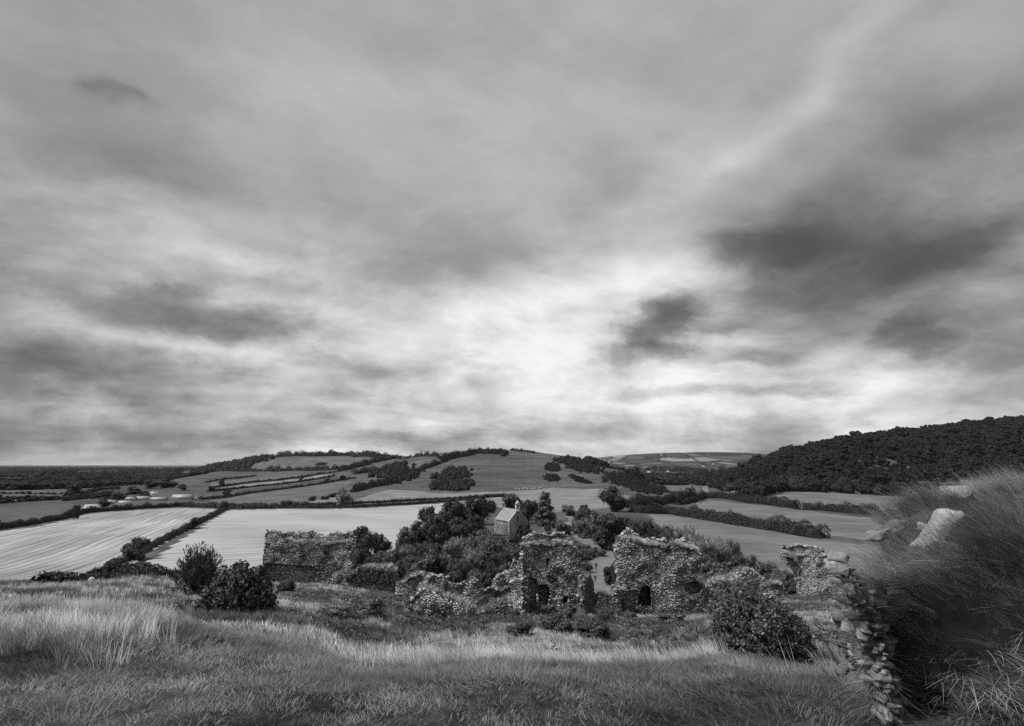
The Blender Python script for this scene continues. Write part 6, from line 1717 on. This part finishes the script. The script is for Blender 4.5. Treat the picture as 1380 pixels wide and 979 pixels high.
def near_grass():
    W, Fq, V = NW
    P = W[Fq].mean(1); c = V[Fq].mean(1)
    A = W[Fq]; ar = np.linalg.norm(np.cross(A[:, 2] - A[:, 0], A[:, 3] - A[:, 1]), axis=1) / 2
    R = np.random.default_rng(8)
    def scat(name, label, meshes, wt, n, s0, s1):
        wt = wt * (1 - bare)
        f = R.choice(len(P), n, p=wt * ar / (wt * ar).sum())
        t = R.random((n, 2)); q = A[f]
        pts = (q[:, 0] * (1 - t[:, :1]) + q[:, 1] * t[:, :1]) * (1 - t[:, 1:]) + (q[:, 3] * (1 - t[:, :1]) + q[:, 2] * t[:, :1]) * t[:, 1:]
        s = R.uniform(s0, s1, n)
        o = gn_scatter(name, pts, np.c_[R.normal(0, .15, n), R.normal(0, .18, n), R.normal(0, .25, n)], np.c_[s, s, s], meshes, R.integers(0, len(meshes), n))
        tag(o, label, kind='stuff')
    depth = near_top(P[:, 0]) - P[:, 2]
    topf = (c[:, 2] > .985); frontf = (c[:, 1] < .02); left = (c[:, 0] < .02)
    bare = np.zeros(len(P))
    for q, r_ in STONE_AT[:9]:
        for off in (0, .5, 1.0): bare = np.maximum(bare, np.exp(-(((P - np.array(q[:]) - np.array([off * r_, 0, -off * r_ * .5])) ** 2).sum(1) / (r_ * .85) ** 2) ** 2))
    bare = np.clip(bare * 1.2, 0, 1) * .92
    up = np.clip(1 - depth / .75, 0, 1)
    clump = np.clip(.5 + 2.6 * fbm(P[:, 0] * 4.2, P[:, 2] * 4.2 + P[:, 1] * 3, 17, 3), .05, 1.3)
    scat('overhanging_grass', 'long wind-combed grass hanging over the near wall end', T_LONG, (topf * 1.0 * (P[:, 0] < 4.6) + frontf * up * 1.6) * clump, 3200, .3, .9)
    scat('pale_overhanging_grass', 'pale dry stems among the long grass of the near wall end', T_LONGP, (topf * 1.0 * (P[:, 0] < 4.6) + frontf * up * 1.1) * clump, 1900, .3, .95)
    scat('seeding_grass', 'taller seeding stems standing out of the near wall grass', T_SEED2, topf * (P[:, 0] < 4.6) + frontf * np.clip(1 - depth / .25, 0, 1), 170, .45, .9)
    low = frontf * np.clip((depth - .45) / .3, 0, 1) * (1 - np.exp(-(((P[:, 0] - 2.82) / .15) ** 2)))
    scat('dead_grass', 'tangle of dead grass and stems on the shaded face of the near wall', T_STRAW, low + 1e-6, 3200, .4, 1.0)
near_grass()
def bramble():
    pts = [at(1092, 850, 7.2), at(1108, 862, 6.9), at(1121, 880, 6.6), at(1133, 905, 6.4), at(1140, 935, 6.3)]
    mb = MB(); mb.tube(pts, [.004, .006, .008, .009, .010], 5)
    tag(link('bramble', mb.mesh('bramble', M['soot'])), 'single arching dark bramble stem left of the overgrown near wall', 'bramble')
bramble()

# ------------------------------------------------------------------ thin air haze over the whole country
def haze():
    m = bpy.data.materials.new('haze_air'); m.use_nodes = True
    nt = m.node_tree; nt.nodes.clear()
    v = nt.nodes.new('ShaderNodeVolumePrincipled'); v.inputs['Color'].default_value = (.9, .9, .9, 1); v.inputs['Density'].default_value = HAZE
    o = nt.nodes.new('ShaderNodeOutputMaterial'); nt.links.new(v.outputs[0], o.inputs['Volume'])
    mb = MB(); mb.box((0, 0, 37), (84000, 84000, 256)); me = mb.mesh('haze', m)
    tag(link('haze', me), 'thin even haze in the air over the valley', kind='stuff')
HAZE = 1.6e-5
haze()
